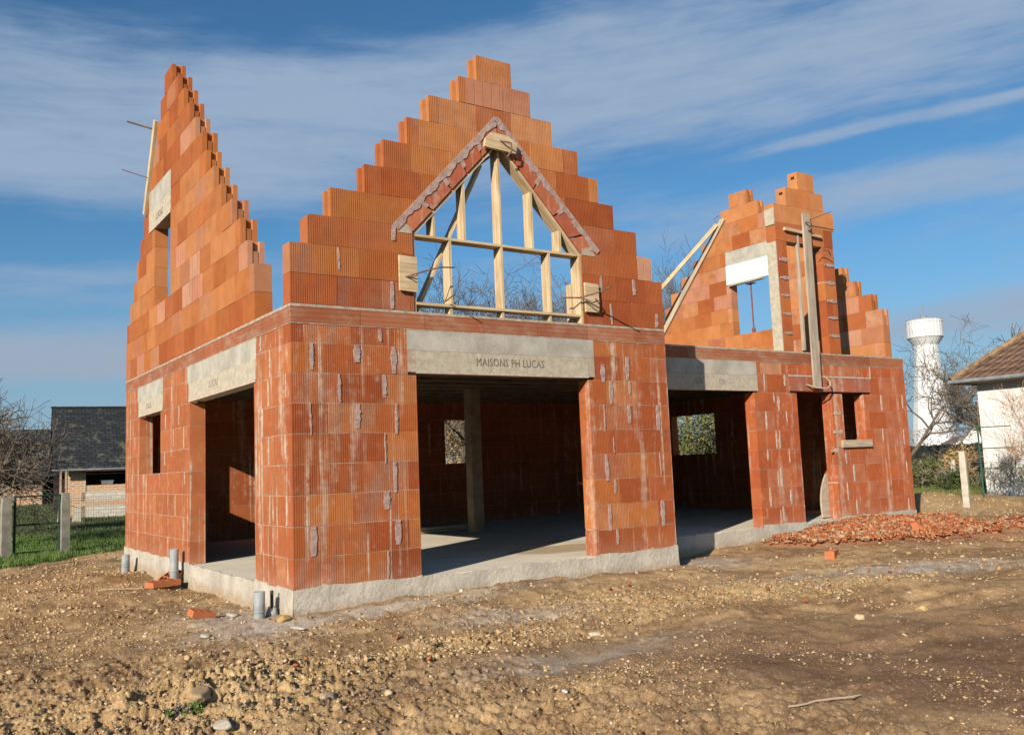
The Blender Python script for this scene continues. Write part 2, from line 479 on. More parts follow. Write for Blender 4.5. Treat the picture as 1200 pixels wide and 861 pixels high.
for (a_, b_) in ((W + .002, 6.0), (7.5, L)): wall('recessed_wall', FX(R), lower_rows(a_, b_), (M_brick, M_mortar_or), holes=[(5.6, 7.942, 0, 2.13), (DL, DR, 0, 2.13), (WL, WR, 1.25, 2.13), (5.5, 8.03, 2.13, 2.6), (8.8, 10.99, 2.12, 2.4)],
     pal=[(.37, .092, .028), (.39, .105, .034), (.35, .085, .027), (.38, .11, .04)])
wall('right_wall', FY(L - T), lower_rows(R + T + .002, D), (M_brick, M_mortar_or), holes=[(5.6, 6.96, 1.1, 2.13)], pal=DEEP, ribs=False, pale=0)  # deep palette darkens this inner wall to imitate the unlit interior
wall('back_wall', FX(D - T), lower_rows(T + .002, L - T - .002), (M_brick, M_mortar_or), holes=[(6.10, 6.92, 1.33, 2.11)], pal=DEEP, ribs=False, pale=0)  # same darkened palette, interior shade put into the block colour
# sill levels that fall between courses
mb = MB(); fy = FY(0)
fy.ext(mb, [(5.377, 1.199), (6.774, 1.199), (6.774, 1.202), (5.377, 1.202)], 0.002, T, (.5, .3, .2, 0))


# belt course of thin planelle tiles with the mortar bed on top
def belt(fr, a, b, name='belt_course', top=True):
    mb, mc = MB(), MB(); u = a
    while u < b - .01:
        u2 = min(b, u + .75)
        if b - u2 < .15: u2 = b
        mb_c = tone([(.27, .085, .038), (.25, .085, .042), (.30, .105, .05)])
        fr.ext(mb, [(u + (.003 if u > a else 0), 2.592), (u2 - (.003 if u2 < b else 0), 2.592), (u2 - (.003 if u2 < b else 0), 2.757), (u + (.003 if u > a else 0), 2.757)], -.002, .05, (*mb_c, 0)); u = u2
    fr.ext(mc, [(a + .001, 2.589), (b - .001, 2.589), (b - .001, 2.76), (a + .001, 2.76)], .004, T - .002, (1, 1, 1, 0))
    o = mb.build(name, M_belt, house)
    # lumpy mortar bed squeezed out above and below
    u = a; last = .0
    while u < b - .001:
        u2 = min(b, u + .09); h = random.uniform(-.006, .004)
        fr.ext(mc, [(u, 2.760), (u2, 2.760), (u2, 2.787), (u, 2.787)], -.002 + h * .5, T - .004, (1, 1, 1, 0)); u = u2
    u = a
    while u < b - .001:
        u2 = min(b, u + random.uniform(.05, .14))
        if True:
            hh = random.uniform(.001, .005); fr.ext(mc, [(u, 2.590 - hh), (u2, 2.590 - hh * random.random()), (u2, 2.594 + hh * .5), (u, 2.594 + hh * random.random())], -.005, .003, (1, 1, 1, 0))
        u = u2
    mc.build('mortar_bed', M_mortar, o)


belt(FX(0), 0, W); belt(FY(0), .052, D); belt(FX(R), W + .002, L); belt(FY(L - T), R + T + .004, D, top=False); belt(FY(W - T), T + .004, R)
belt(FX(D - T), T + .004, L - T - .004)

# upper floor slab (ceiling of the ground floor)
mb = MB()
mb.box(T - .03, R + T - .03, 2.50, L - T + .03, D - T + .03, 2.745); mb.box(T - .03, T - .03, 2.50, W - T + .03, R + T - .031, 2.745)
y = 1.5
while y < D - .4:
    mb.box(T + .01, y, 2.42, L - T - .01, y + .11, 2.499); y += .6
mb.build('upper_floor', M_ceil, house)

# ground slab and plinth
mb = MB()
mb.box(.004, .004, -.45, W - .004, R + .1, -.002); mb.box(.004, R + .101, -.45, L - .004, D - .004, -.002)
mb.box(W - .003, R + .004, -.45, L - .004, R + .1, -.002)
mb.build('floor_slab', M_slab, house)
wet = MB(); 


def rough_strip(fr, a, b, z0, z1, n_out, seed):
    """plinth skin: subdivided vertical face with uneven top lip, bulging and ragged towards the foot"""
    r = random.Random(seed); nu = max(2, int((b - a) / .035)); nz = 12
    vs_, fs = [], []
    ph = [r.uniform(0, 6) for _ in range(6)]
    for j in range(nz + 1):
        for i in range(nu + 1):
            u = a + (b - a) * i / nu; v = j / nz
            z = z0 + (z1 - z0) * v
            if j == nz: z += .012 * math.sin(u * 3.1 + ph[0]) * math.sin(u * 7.7 + ph[1]) + r.uniform(-.004, .004) + (.018 if r.random() < .07 else 0)
            bul = (1 - v) ** 3 * (.05 + .03 * math.sin(u * 5 + ph[2]) + .02 * math.sin(u * 13 + ph[3])) + r.uniform(-.0015, .0015)
            edge = 1
            vs_.append(fr.P(u, z, -n_out - bul * edge))
    for j in range(nz):
        for i in range(nu):
            q = [j * (nu + 1) + i, j * (nu + 1) + i + 1, (j + 1) * (nu + 1) + i + 1, (j + 1) * (nu + 1) + i]
            fs.append(q[::-1] if fr.flip else q)
    return vs_, fs


pm = MB()


def add_strip(fr, a, b, seed, z1=.012, n_out=.012):
    vs_, fs = rough_strip(fr, a, b, -.42, z1, n_out, seed); o = len(pm.v); pm.v += [tuple(p) for p in vs_]
    for f in fs: pm.face([o + i for i in f])
    # thin top lip back to the wall
    nu = max(2, int((b - a) / .035)); nz = 12; base = o + nz * (nu + 1); o2 = len(pm.v)
    for i in range(nu + 1):
        u = a + (b - a) * i / nu; pm.v.append(tuple(fr.P(u, pm.v[base + i][2] + .001, .01)))
    for i in range(nu):
        q = [base + i, base + i + 1, o2 + i + 1, o2 + i]; pm.face(q[::-1] if fr.flip else q)


def seg(fr, spans, seed):
    for k, (a, b, zz) in enumerate(spans): add_strip(fr, a, b, seed + k, zz)


seg(FX(0), [(-.012, OL, .014), (OL, OR_, -.002), (OR_, W + .012, .012)], 1)
seg(FY(0), [(-.012, 1.128, .012), (1.128, 3.744, -.002), (3.744, D, .015)], 11)
seg(FX(R), [(W, 5.6, .014), (5.6, 7.942, -.002), (7.942, DL, .03), (DL, DR, -.002), (DR, L + .012, .035)], 21)
pm.build('plinth', M_plinth, house, smooth=False)


# lintels
def lintel(fr, a, b, z0, zm, z1, inset=(.0, .0), text=None, parent=house, ink=M_ink, n=-.004, tcol=None):
    o = bpy.data.objects.new('lintel', None)
    up, lo = MB(), MB(); u = a
    while u < b - .01:
        u2 = min(b, u + .62)
        if b - u2 < .2: u2 = b
        fr.ext(up, [(u + (.002 if u > a else 0), zm + .003), (u2, zm + .003), (u2, z1), (u + (.002 if u > a else 0), z1)], n + random.uniform(0, .002), T - .004, (1, 1, 1, 0)); u = u2
    fr.ext(lo, [(a + inset[0], z0), (b - inset[1], z0), (b - inset[1], zm), (a + inset[0], zm)], n - .004, T - .002, (1, 1, 1, 0))
    # paler arris along the bottom edge
    o = up.build('lintel', M_lintel, parent); l = lo.build('lintel_underside_block', M_lintel_lo, o)
    ed = MB(); fr.ext(ed, [(a + inset[0], z0 - .012), (b - inset[1], z0 - .012), (b - inset[1], z0 + .012), (a + inset[0], z0 + .012)], n - .007, .04, (1, 1, 1, 0)); ed.build('edge_bead', M_smear_w, o)
    if inset[0] > .02:
        e2 = MB(); fr.ext(e2, [(a, z0), (a + inset[0] - .003, z0), (a + inset[0] - .003, zm), (a, zm)], n, T - .004, (1, 1, 1, 0))
        if inset[1] > .02: e2.build('mortar_end', M_mortar, o); e2 = MB(); fr.ext(e2, [(b - inset[1] + .003, z0), (b, z0), (b, zm), (b - inset[1] + .003, zm)], n, T - .004, (1, 1, 1, 0))
        e2.build('mortar_end', M_mortar, o)
    if text:
        for (s, u, z, size, shx) in text:
            cu = bpy.data.curves.new('t', 'FONT'); cu.body = s; cu.size = size; cu.extrude = .001; cu.align_x = 'CENTER'; cu.resolution_u = 2; cu.space_character = 1.08
            tmp = bpy.data.objects.new('t', cu); C.objects.link(tmp)
            dg = bpy.context.evaluated_depsgraph_get(); me = bpy.data.meshes.new_from_object(tmp.evaluated_get(dg)); bpy.data.objects.remove(tmp)
            # map the text plane onto the wall
            sgn = 1 if not fr.flip else -1
            for vtx in me.vertices:
                p = fr.P(u + sgn * vtx.co.x * shx, z + vtx.co.y, n - .0055 - vtx.co.z); vtx.co = p
            me.materials.clear(); me.materials.append(ink); me.name = 'lettering'
            to = bpy.data.objects.new('lettering', me); C.objects.link(to); to.parent = o
    return o


def lintel_y(*a, **k): return lintel(*a, **k)


lintel(FX(0), 1.28, 3.83, 2.135, 2.365, 2.588, (.10, .10), [('MAISONS PH LUCAS', 2.60, 2.225, .125, .78)])
# the side wall is seen from -X, so +Y runs to the left of the text
lintel(FY(0), 1.05, 3.86, 2.12, 2.35, 2.588, (.0, .08), [('LUCAS', 2.62, 2.21, .13, .9)], ink=M_ink_pale)
lintel(FY(0), 5.22, 6.92, 2.12, 2.35, 2.588, (.0, .08), [('LUCAS', 6.1, 2.2, .12, .9)], ink=M_ink_pale)
lintel(FX(R), 5.5, 8.03, 2.135, 2.37, 2.588, (.0, .0), [('28', 6.72, 2.21, .13, 1.0), ('08', 7.22, 2.21, .13, 1.0)], ink=M_ink_pale)
for (fr, a, b, z) in ((FY(L - T), 5.5, 7.06, 2.13), (FX(D - T), 6.0, 7.4, 2.11)):
    pass
# brick lintel over the door and small window, with its mortar line
mb = MB(); u = 8.802; k = 0
while u < 10.98:
    u2 = min(10.988, u + .55); FX(R).ext(mb, [(u + .002, 2.137), (u2, 2.137), (u2, 2.372), (u + .002, 2.372)], -.003, T - .004, (*tone([(.36, .11, .06), (.33, .11, .065)]), 0)); u = u2
bo = mb.build('brick_lintel', M_brick, house)
mb = MB()
u = 8.8
while u < 11.0:
    u2 = min(11.0, u + .1); FX(R).ext(mb, [(u, 2.372 + random.uniform(-.004, .004)), (u2, 2.372), (u2, 2.398), (u, 2.398 + random.uniform(-.003, .006))], -.010, .01, (1, 1, 1, 0)); u = u2
FX(R).ext(mb, [(10.99, 2.37), (11.012, 2.37), (11.015, 2.585), (10.992, 2.585)], -.008, .01, (1, 1, 1, 0))
mb.build('mortar_line', M_smear_w, bo)
mb = MB(); mb.board((10.04, R - .02, 1.252), (10.86, R - .02, 1.252), .125, .05, (0, 0, 1)); mb.build('window_sill_board', M_wood_old, house)


# ---- front gable (wing)
CH = .309
L0 = [0, 0, .19, .44, .83, 1.05, 1.35, 1.63, 2.03, 2.28]
R0 = [W, W - .0, 4.87, 4.63, 4.26, 4.03, 3.73, 3.34, 3.03, 2.77]
rows = [(H + i * CH, H + (i + 1) * CH, L0[i], R0[i]) for i in range(10)]
AP = (2.53, 5.16); BL_ = (1.17, 3.70); BR_ = (3.98, 3.70)       # outer edge of the sloped band
IA = (2.545, 4.90); IL = (1.38, 3.66); IR = (3.71, 3.66)       # inner edge


def gclip(poly):
    """cut a block by the triangular window"""
    zt = max(p[1] for p in poly); zb = min(p[1] for p in poly)
    if zt <= 3.42 or zb >= AP[1]: return [poly]
    nl = (BL_[1] - AP[1], AP[0] - BL_[0]); nr = (AP[1] - BR_[1], BR_[0] - AP[0])
    res = []
    # left of the left slope: above the line; right of the right slope; keep outside
    cl = nl[0] * AP[0] + nl[1] * AP[1]
    a = clip(poly, -nl[0], -nl[1], -cl); a = clip(a, 1, 0, AP[0]) if a else a
    cr = nr[0] * AP[0] + nr[1] * AP[1]
    b = clip(poly, -nr[0], -nr[1], -cr); b = clip(b, -1, 0, -AP[0]) if b else b
    # rows that reach below the band's foot keep the part beside the opening
    for q in (a, b):
        if q and len(q) > 2 and abs(area(q)) > 1e-4: res.append(q)
    if zb < BL_[1]:
        low = clip(poly, 0, 1, BL_[1])
        res = []
        hi = clip(poly, 0, -1, -BL_[1])
        lowl = clip(low, 1, 0, IL[0]); lowr = clip(low, -1, 0, -IR[0])
        for q in (lowl, lowr):
            if q and len(q) > 2: res.append(q)
        if hi and len(hi) > 2:
            a = clip(clip(hi, -nl[0], -nl[1], -cl) or [(0, 0)], 1, 0, AP[0]); b = clip(clip(hi, -nr[0], -nr[1], -cr) or [(0, 0)], -1, 0, -AP[0])
            for q in (a, b):
                if q and len(q) > 2 and abs(area(q)) > 1e-4: res.append(q)
    return res


wide_rows = {}


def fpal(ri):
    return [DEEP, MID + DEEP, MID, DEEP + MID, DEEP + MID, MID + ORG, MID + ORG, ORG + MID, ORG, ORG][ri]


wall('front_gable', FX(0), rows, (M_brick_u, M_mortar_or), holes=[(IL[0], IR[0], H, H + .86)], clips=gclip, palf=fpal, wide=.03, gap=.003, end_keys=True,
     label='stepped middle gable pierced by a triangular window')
# sloped band of thin tiles following the triangle, with its mortar
mb, mc = MB(), MB()


def lerp(a, b, t_): return (a[0] + (b[0] - a[0]) * t_, a[1] + (b[1] - a[1]) * t_)


for (o0, o1, i0, i1) in ((BL_, AP, IL, IA), (AP, BR_, IA, IR)):
    cuts = [0, .22, .44, .62, .8, 1] if o0 is BL_ else [0, .2, .42, .66, .86, 1]
    for a, b in zip(cuts[:-1], cuts[1:]):
        q = [lerp(i0, i1, a + .006), lerp(i0, i1, b - .006), lerp(o0, o1, b - .006), lerp(o0, o1, a + .006)]
        if area(q) < 0: q = q[::-1]
        FX(0).ext(mb, q, -.004, T - .01, (*tone([(.40, .105, .045), (.37, .10, .05), (.42, .13, .06)]), .0))
    n = 46
    W_ = [.040 + .014 * math.sin(k * .9) + .008 * math.sin(k * 2.3 + 1) + random.uniform(0, .008) for k in range(n + 1)]
    for k in range(n):
        a, b = k / n, (k + 1) / n; wv, wv2 = W_[k], W_[k + 1]
        dxo, dzo = (o1[0] - o0[0]), (o1[1] - o0[1]); ln = math.hypot(dxo, dzo); nx, nz = -dzo / ln, dxo / ln
        if nz < 0: nx, nz = -nx, -nz
        p0, p1 = lerp(o0, o1, a), lerp(o0, o1, b)
        q = [(p0[0] - nx * wv, p0[1] - nz * wv), (p1[0] - nx * wv2, p1[1] - nz * wv2), (p1[0] + nx * .028, p1[1] + nz * .028), (p0[0] + nx * .028, p0[1] + nz * .028)]
        if area(q) < 0: q = q[::-1]
        FX(0).ext(mc, q, -.012 - .002 * (k % 2), .01, (1, 1, 1, 0))
    for c_ in cuts[1:-1]:
        i_, o_ = lerp(i0, i1, c_), lerp(o0, o1, c_); mid_ = lerp(i_, o_, .35)
        if random.random() < .7:
            dx_, dz_ = (o1[0] - o0[0]) * .014, (o1[1] - o0[1]) * .014
            q = [(mid_[0] - dx_, mid_[1] - dz_), (mid_[0] + dx_, mid_[1] + dz_), (o_[0] + dx_, o_[1] + dz_), (o_[0] - dx_, o_[1] - dz_)]
            if area(q) < 0: q = q[::-1]
            FX(0).ext(mc, q, -.010, .01, (1, 1, 1, 0))
so_ = mb.build('sloped_tile_band', M_brick, house); mc.build('mortar_seam', M_smear, so_)
mb = MB(); FX(0).ext(mb, [(1.21, 3.64), (1.375, 3.64), (1.375, 3.70), (1.26, 3.76)], -.005, .12, (1, 1, 1, 0)); mb.build('mortar_corner', M_mortar, house); mb = MB(); FX(0).ext(mb, [(3.72, 3.64), (3.93, 3.64), (3.87, 3.76), (3.72, 3.72)], -.005, .12, (1, 1, 1, 0)); mb.build('mortar_corner', M_mortar, house)

# ---- left gable
CL = .3136
Ln = [1.085, 1.085, 1.33, 1.55, 1.86, 2.30, 2.61, 2.95, 3.13, 3.47, 3.75, 4.06, 4.36, 4.72]
Lf = [7.86, 7.86, 7.82, 7.56, 7.30, 7.07, 6.80, 6.55, 6.42, 6.16, 5.92, 5.68, 5.44, 5.18]
rows = [(H + i * CL, H + (i + 1) * CL, Ln[i], Lf[i]) for i in range(14)]


def lpal(ri): return [MID, ORG, ORG + MID, ORG, ORG, ORG + MID, ORG + MID, MID + ORG, MID, MID + PALE[:1], MID, MID, MID, MID][ri]


wall('left_gable', FY(0), rows, (M_brick_u, M_mortar_or), holes=[(4.80, 5.80, H + 3 * CL, H + 7 * CL), (4.78, 6.15, H + 7 * CL, H + 8.99 * CL)], palf=lpal, wide=.10, gap=.003, end_keys=True, pale=.16,
     label='tall narrow stepped gable with a small window opening')
z7 = H + 7 * CL
lintel(FY(0), 4.78, 6.15, z7 - .02, z7 + .27, z7 + 2 * CL - .004, (.0, .0), [('LUCAS', 5.45, z7 + .07, .15, .9)], ink=M_ink)

# ---- right gable (its inner face is what the photo shows)
CR = .3125
XA = L - T
Rn = [.99, .99, 1.20, 1.48, 1.80, 2.05, 2.35, 2.65, 2.95, 3.25, 3.6, 3.98, 4.25]
Rf = [7.86, 7.86, 7.8, 7.5, 7.2, 6.95, 6.72, 6.35, 5.95, 5.65, 5.30, 5.02, 4.76]
Rn = [max(v, R + T + .004) if i < 3 else v for i, v in enumerate(Rn)]
rows = [(H + i * CR, H + (i + 1) * CR, Rn[i], Rf[i]) for i in range(13)]
z8 = H + 8 * CR
wall('right_gable', FY(XA), rows, (M_brick_u, M_mortar_or), holes=[(3.82, 4.87, 3.66, z8), (3.6, 4.98, z8, z8 + CR * .8)], pal=ORG + ORG + MID, wide=.12, gap=.003, end_keys=True, pale=.10,
     label='right gable seen from inside with a window opening and a white shutter box')
mb = MB(); FY(XA).ext(mb, [(3.6, z8 + .004), (4.97, z8 + .004), (4.97, z8 + CR - .004), (3.6, z8 + CR - .004)], -.002, T - .002, (1, 1, 1, 0)); mb.build('lintel', M_lintel, house)
mb = MB(); FY(XA).ext(mb, [(3.80, 4.86), (4.96, 4.86), (4.96, 5.285), (3.80, 5.285)], -.025, .04, (1, 1, 1, 0)); sb = mb.build('shutter_box', M_white, house)
sb['label'] = 'white insulated panel above the window opening'
# front corner returns of the recessed wall's first two courses under the right gable
rr = [(H + i * CR, H + (i + 1) * CR, L - .62 if i else L - .95, L) for i in range(0)]

# ---- dormer wall on the recessed front
z0 = H
wall('dormer_wall', FX(R), [(H + i * .309, H + (i + 1) * .309, 8.74, 10.24) for i in range(7)], (M_brick_u, M_mortar_or), holes=[(8.99, 9.93, H, H + 6.4 * .309)], pal=MID + DEEP, gap=.004, t=T,
     label='narrow dormer front with thick mortar joints and a stepped top')
zt = H + 7 * .309
rows = [(zt + 0 * .318, zt + .318, 8.74, 10.30), (zt + .318, zt + .636, 9.06, 10.05), (zt + .636, zt + .954, 9.40, 9.83)]
wall('dormer_top', FX(R), rows, (M_brick_u, M_mortar_or), pal=ORG, gap=.003, stag=.4)
M_cell_shade = mat('hollow_shadow_clay', (.05, .02, .012), .95)
for (u, z) in ((8.74, zt + .20), (9.06, zt + .52), (9.40, zt + .84)):   # dark boxes paint the shade of hollow cells in the block ends
    mb = MB(); mb.box(u - .0025, R + .055, z, u + .02, R + .13, z + .045); mb.build('block_cell_shade', M_cell_shade, house)
for i in range(1, 6):
    for (a, b) in ((8.78, 9.0), (9.96, 10.22)):
        mb = MB()
        nb = 9
        z = H + i * .309
        for k in range(nb):
            u0, u1 = a + (b - a) * k / nb, a + (b - a) * (k + 1) / nb
            if k == 0: hh_ = random.uniform(.025, .048); a += random.uniform(-.01, .03); b -= random.uniform(-.01, .03); z += random.uniform(-.01, .01)
            h0 = hh_ * math.sin(math.pi * min(1, max(.12, k / nb))) ** .5; h1 = hh_ * math.sin(math.pi * min(.88, max(.12, (k + 1) / nb))) ** .5
            FX(R).ext(mb, [(u0, z - h0 + random.uniform(-.006, .006)), (u1, z - h1), (u1, z + h1 * .7), (u0, z + h0 * .7)], -.012, .01, (1, 1, 1, 0))
        mb.build('thick_mortar_joint', M_smear, house)
mb = MB()
mb.box(8.722, R + .004, H, 8.739, R + T - .004, H + 1.83); mb.box(8.722, R + .004, H + 2.12, 8.739, R + T - .004, H + 2.40)
mb.build('mortar_facing', M_lintel_lo, house)
# column inside
mb = MB()
for i in range(10): mb.box(4.80, 4.50, i * .25 + .002, 5.0, 4.70, (i + 1) * .25 - .002 if i < 9 else 2.42)
co_ = mb.build('column', mat('dim_column_block', rough=.95, build=speck((.17, .125, .085), (.26, .20, .14), 4, 60)), house)  # concrete colour lowered so the column reads as standing in dim light

# ---- mortar smears on the vertical joints
def smear(m_, fr, u, z0, z1, w_, n=-.008, wob=.012):
    mb = MB()
    k = 9; r = random
    L_ = []; R_ = []; q = r.random()
    if q < .3: z0 += (z1 - z0) * r.uniform(.1, .45)
    elif q < .5: z1 -= (z1 - z0) * r.uniform(.1, .4)
    w_ *= r.uniform(.6, 1.35)
    sh = r.uniform(-.01, .01)
    for i in range(k + 1):
        t_ = i / k; z = z0 + (z1 - z0) * t_; ww = w_ * (.55 + .45 * math.sin(math.pi * min(.92, max(.08, t_)))) * r.uniform(.75, 1.2)
        c = u + sh * t_ + r.uniform(-wob, wob) * .35
        L_.append((c - ww, z)); R_.append((c + ww, z))
    for i in range(k):
        fr.ext(mb, [L_[i], R_[i], R_[i + 1], L_[i + 1]], n + r.uniform(-.003, .002), .01, (1, 1, 1, 0))
    mb.build('mortar_smear', m_, house)


def inv(px, py, ax, val):
    """measured photo point -> wall coordinate (used once to survey the smears)"""
    d = FW + RT * ((px - 600) / 1049.54) - UP * ((py - 430.5) / 1049.54)
    t_ = (val - CAM[ax]) / d[ax]; return CAM + d * t_


lav, pal_ = M_smear, M_smear_w
z4 = lambda pts, x0, y0, s: [(x0 + a * s, y0 + b * s) for a, b in pts]
P1 = z4([(170, 180), (290, 185), (388, 185), (352, 118), (245, 265), (363, 262), (168, 342), (293, 342), (395, 340), (366, 418), (393, 495), (370, 575), (400, 648), (175, 672), (373, 730)], 290, 340, .4412)
P2 = z4([(653, 340), (720, 340), (795, 335), (677, 402), (660, 465), (802, 460), (682, 530), (667, 600), (808, 590), (688, 660), (712, 210), (648, 208), (670, 275), (720, 270)], 420, 340, .4415)
for (px, py) in P1 + P2:
    p = inv(px, py, 1, 0); i = int(p.z // .3)
    za, zb = i * .3 + .01, min(i * .3 + .3, 2.58) - .005
    thin = random.random() < .25
    smear(lav, FX(0), p.x, za - (.03 if random.random() < .4 else 0), zb, .010 if thin else random.uniform(.022, .030), -.008)
P3 = z4([(388, 188), (452, 188), (420, 248), (433, 248), (395, 308), (460, 305), (427, 365), (437, 365), (400, 425), (468, 420), (432, 485), (443, 485), (408, 545), (472, 535), (440, 600), (450, 600), (755, 250), (820, 250), (760, 360), (825, 360), (670, 470), (645, 420), (650, 530), (835, 460), (840, 560), (680, 590)], 750, 380, .375)
for (px, py) in P3:
    p = inv(px, py, 1, R); i = int(p.z // .3); smear(pal_, FX(R), p.x, i * .3 + .01, min(i * .3 + .3, 2.58), .016, -.006, .006)
P4 = z4([(56, 270), (102, 262), (40, 350), (57, 430), (102, 430), (40, 505), (60, 590), (105, 590), (38, 655), (108, 750), (60, 200), (35, 130)], 290, 340, .4412)
for (px, py) in P4:
    p = inv(px, py, 0, 0); i = int(p.z // .3); smear(pal_, FY(0), p.y, i * .3 + .01, min(i * .3 + .3, 2.58), .013, -.006, .006)
for (y, i) in ((4.05, 1), (4.0, 3), (4.5, 2), (4.9, 0), (5.1, 4), (4.6, 5), (7.3, 3), (7.1, 5), (7.45, 6), (4.3, 6), (7.7, 2), (4.05, 5), (4.7, 7), (5.05, 6)):
    smear(pal_, FY(0), y, i * .3 + .01, i * .3 + .3, .014, -.006, .005)
# upper: thick smears low in the front gable
for (x, ri) in ((.52, 1), (1.12, 0), (1.15, 2), (4.0, 1), (4.55, 1), (4.15, 0), (4.9, 0)):
    smear(lav, FX(0), x, H + ri * CH + .01, H + (ri + 1) * CH - .005, .022, -.008)
# blobs by the door and on the right gable
for (px, py, ax, val) in ((982, 484, 1, R), (982, 506, 1, R), (980, 528, 1, R)):
    p = inv(px, py, ax, val)
    for k in range(5): smear(pal_, FX(R), p.x - .09 + k * .045, p.z - .025 + random.uniform(-.01, .01), p.z + .03 + random.uniform(-.012, .012), .03, -.006, .004)

# ------------------------------------------------------------------ timber and props on the shell
def boards(name, items, m, parent=None, label=None):
    o = None
    for it in items:
        mb = MB(); mb.board(*it); o = mb.build(name, m, parent)
        if label: o['label'] = label
    return o


fr_ = thing('timber_window_form', 'fresh pine formwork frame of studs and rails filling the triangular window', 'wooden frame', (2.54, 0.1, H))
dY = .15; yc = .095
def at_(x, y, z): return (x - 2.54, y - .1, z - H)
def stud(x, z0, z1, w_=dY, t_=.03, y=yc, name='stud'):
    mb = MB(); mb.board(at_(x, y, z0), at_(x, y, z1), w_, t_, (0, 1, 0)); return mb.build(name, M_wood, fr_)
for x in (1.86, 2.55, 3.23):
    stud(x, H, H + .075, .12); stud(x, 2.90, 3.62)
for (x, z) in ((1.66, 3.92), (2.06, 4.34), (2.55, 4.80), (3.0, 4.34), (3.41, 3.92)):
    stud(x, 3.652, z)
stud(1.40, H, 3.66); stud(3.692, H, 3.66, .17, .032)
for (z) in (2.885, 3.636):
    mb = MB(); mb.board(at_(1.416, yc, z), at_(3.675, yc, z), .155, .028, (0, 1, 0)); mb.build('rail', M_wood, fr_)
for s, (a, b) in enumerate((((1.412, 3.655), (2.545, 4.855)), ((3.680, 3.655), (2.560, 4.855)))):
    mb = MB(); mb.board(at_(a[0], yc, a[1]), at_(b[0], yc, b[1]), .165, .028, (0, 1, 0)); mb.build('rafter', M_wood, fr_)
mb = MB(); mb.board(at_(1.50, .21, 2.83), at_(2.40, .21, 4.62), .10, .035, (0, 1, 0)); mb.build('brace', M_wood, fr_)
mb = MB(); mb.board(at_(3.66, .21, 2.83), at_(3.66, .21, 3.3), .10, .035, (0, 1, 0)); mb.build('brace', M_wood, fr_)


def rod(o, pts, r=.008, name='clamp_rod', m=None):
    mb = MB(); mb.tube(pts, r, 6); return mb.build(name, m or M_steel, o)


def pad(name, label, poly, y0, y1, cat='wooden pad'):
    c = (sum(p[0] for p in poly) / len(poly), y0, min(p[1] for p in poly))
    t_ = thing(name, label, cat, c, 0, 'wooden pads clamped round the triangular window')
    mb = MB(); f = Frame((-c[0], -c[1], -c[2]), (1, 0, 0), (0, 1, 0)); f.ext(mb, poly, y0, y1, (1, 1, 1, 0))
    mb.g = [(v[0] + 3, v[2], v[1]) for v in mb.v]
    mb.build('pad_board', M_wood, t_); return t_, Vector(c)


t_, c = pad('clamped_pad', 'light wooden pad with cut corners at the peak of the triangular window', [(2.31, 4.76), (2.75, 4.74), (2.76, 4.86), (2.66, 4.93), (2.42, 4.95), (2.33, 4.86)], -.075, -.032)
rod(t_, [Vector(p) - c for p in ((2.50, -.03, 4.88), (2.55, -.12, 4.84), (2.62, -.16, 4.82), (2.64, -.14, 4.74), (2.60, -.10, 4.67))], .011)
rod(t_, [Vector(p) - c for p in ((2.46, .05, 4.70), (2.36, .25, 4.60))], .014)
t_, c = pad('clamped_pad', 'light wooden pad at the left jamb of the triangular window', [(1.19, 3.0), (1.40, 2.99), (1.40, 3.37), (1.19, 3.38)], -.05, -.02)
rod(t_, [Vector(p) - c for p in ((1.26, -.05, 3.15), (1.40, -.14, 3.19), (1.62, -.16, 3.26), (1.84, -.10, 3.29))], .008)
rod(t_, [Vector(p) - c for p in ((1.26, -.05, 3.15), (1.33, -.16, 3.14), (1.38, -.10, 3.19))], .008)
t_, c = pad('clamped_pad', 'light wooden pad at the right jamb of the triangular window', [(3.71, 2.93), (3.92, 2.93), (3.92, 3.28), (3.71, 3.29)], -.05, -.02)
rod(t_, [Vector(p) - c for p in ((3.42, .06, 3.10), (3.62, -.06, 3.09), (3.70, -.30, 3.12), (3.73, -.52, 3.15))], .010)
rod(t_, [Vector(p) - c for p in ((3.60, -.08, 3.10), (3.72, -.16, 3.02), (3.84, -.12, 3.06), (3.86, -.05, 3.10))], .009)
o = rod(None, [(1.78, .02, 2.93), (1.72, -.30, 2.955)], .008, 'protruding_rod'); tag(o, 'short steel rod sticking out under the timber frame', 'steel rod')

# plank with crosspiece clamped in front of the dormer
pl = thing('upright_plank', 'long grey upright plank clamped before the dormer opening', 'plank', (9.4, R - .08, 2.2))
def rel(o, *p): return tuple(Vector(p) - o.location)
mb = MB(); mb.board(rel(pl, 9.42, R - .075, 2.20), rel(pl, 9.47, R - .06, 5.16), .185, .035, (1, 0, 0)); mb.build('plank_board', M_wood_grey, pl)
mb = MB(); mb.board(rel(pl, 9.27, R + .02, 2.82), rel(pl, 9.30, R + .02, 4.78), .035, .06, (1, 0, 0)); mb.build('batten', M_wood_grey, pl)
rod(pl, [rel(pl, 9.40, R - .10, 5.0), rel(pl, 9.46, R - .16, 4.98), rel(pl, 9.52, R - .14, 4.92), rel(pl, 9.47, R - .10, 4.86)], .016)
rod(pl, [rel(pl, 9.2, R - .03, 2.24), rel(pl, 9.35, R - .10, 2.19), rel(pl, 9.55, R - .16, 2.17), rel(pl, 9.66, R - .15, 2.22), rel(pl, 9.68, R - .13, 2.30), rel(pl, 9.62, R - .10, 2.36)], .014, m=M_wood_old)
rod(pl, [rel(pl, 9.55, R - .08, 5.06), rel(pl, 9.90, R - .26, 5.20)], .008)
cp = thing('cross_board', 'short board lying across the top of the dormer opening behind the plank', 'board', (9.4, R - .03, 4.84))
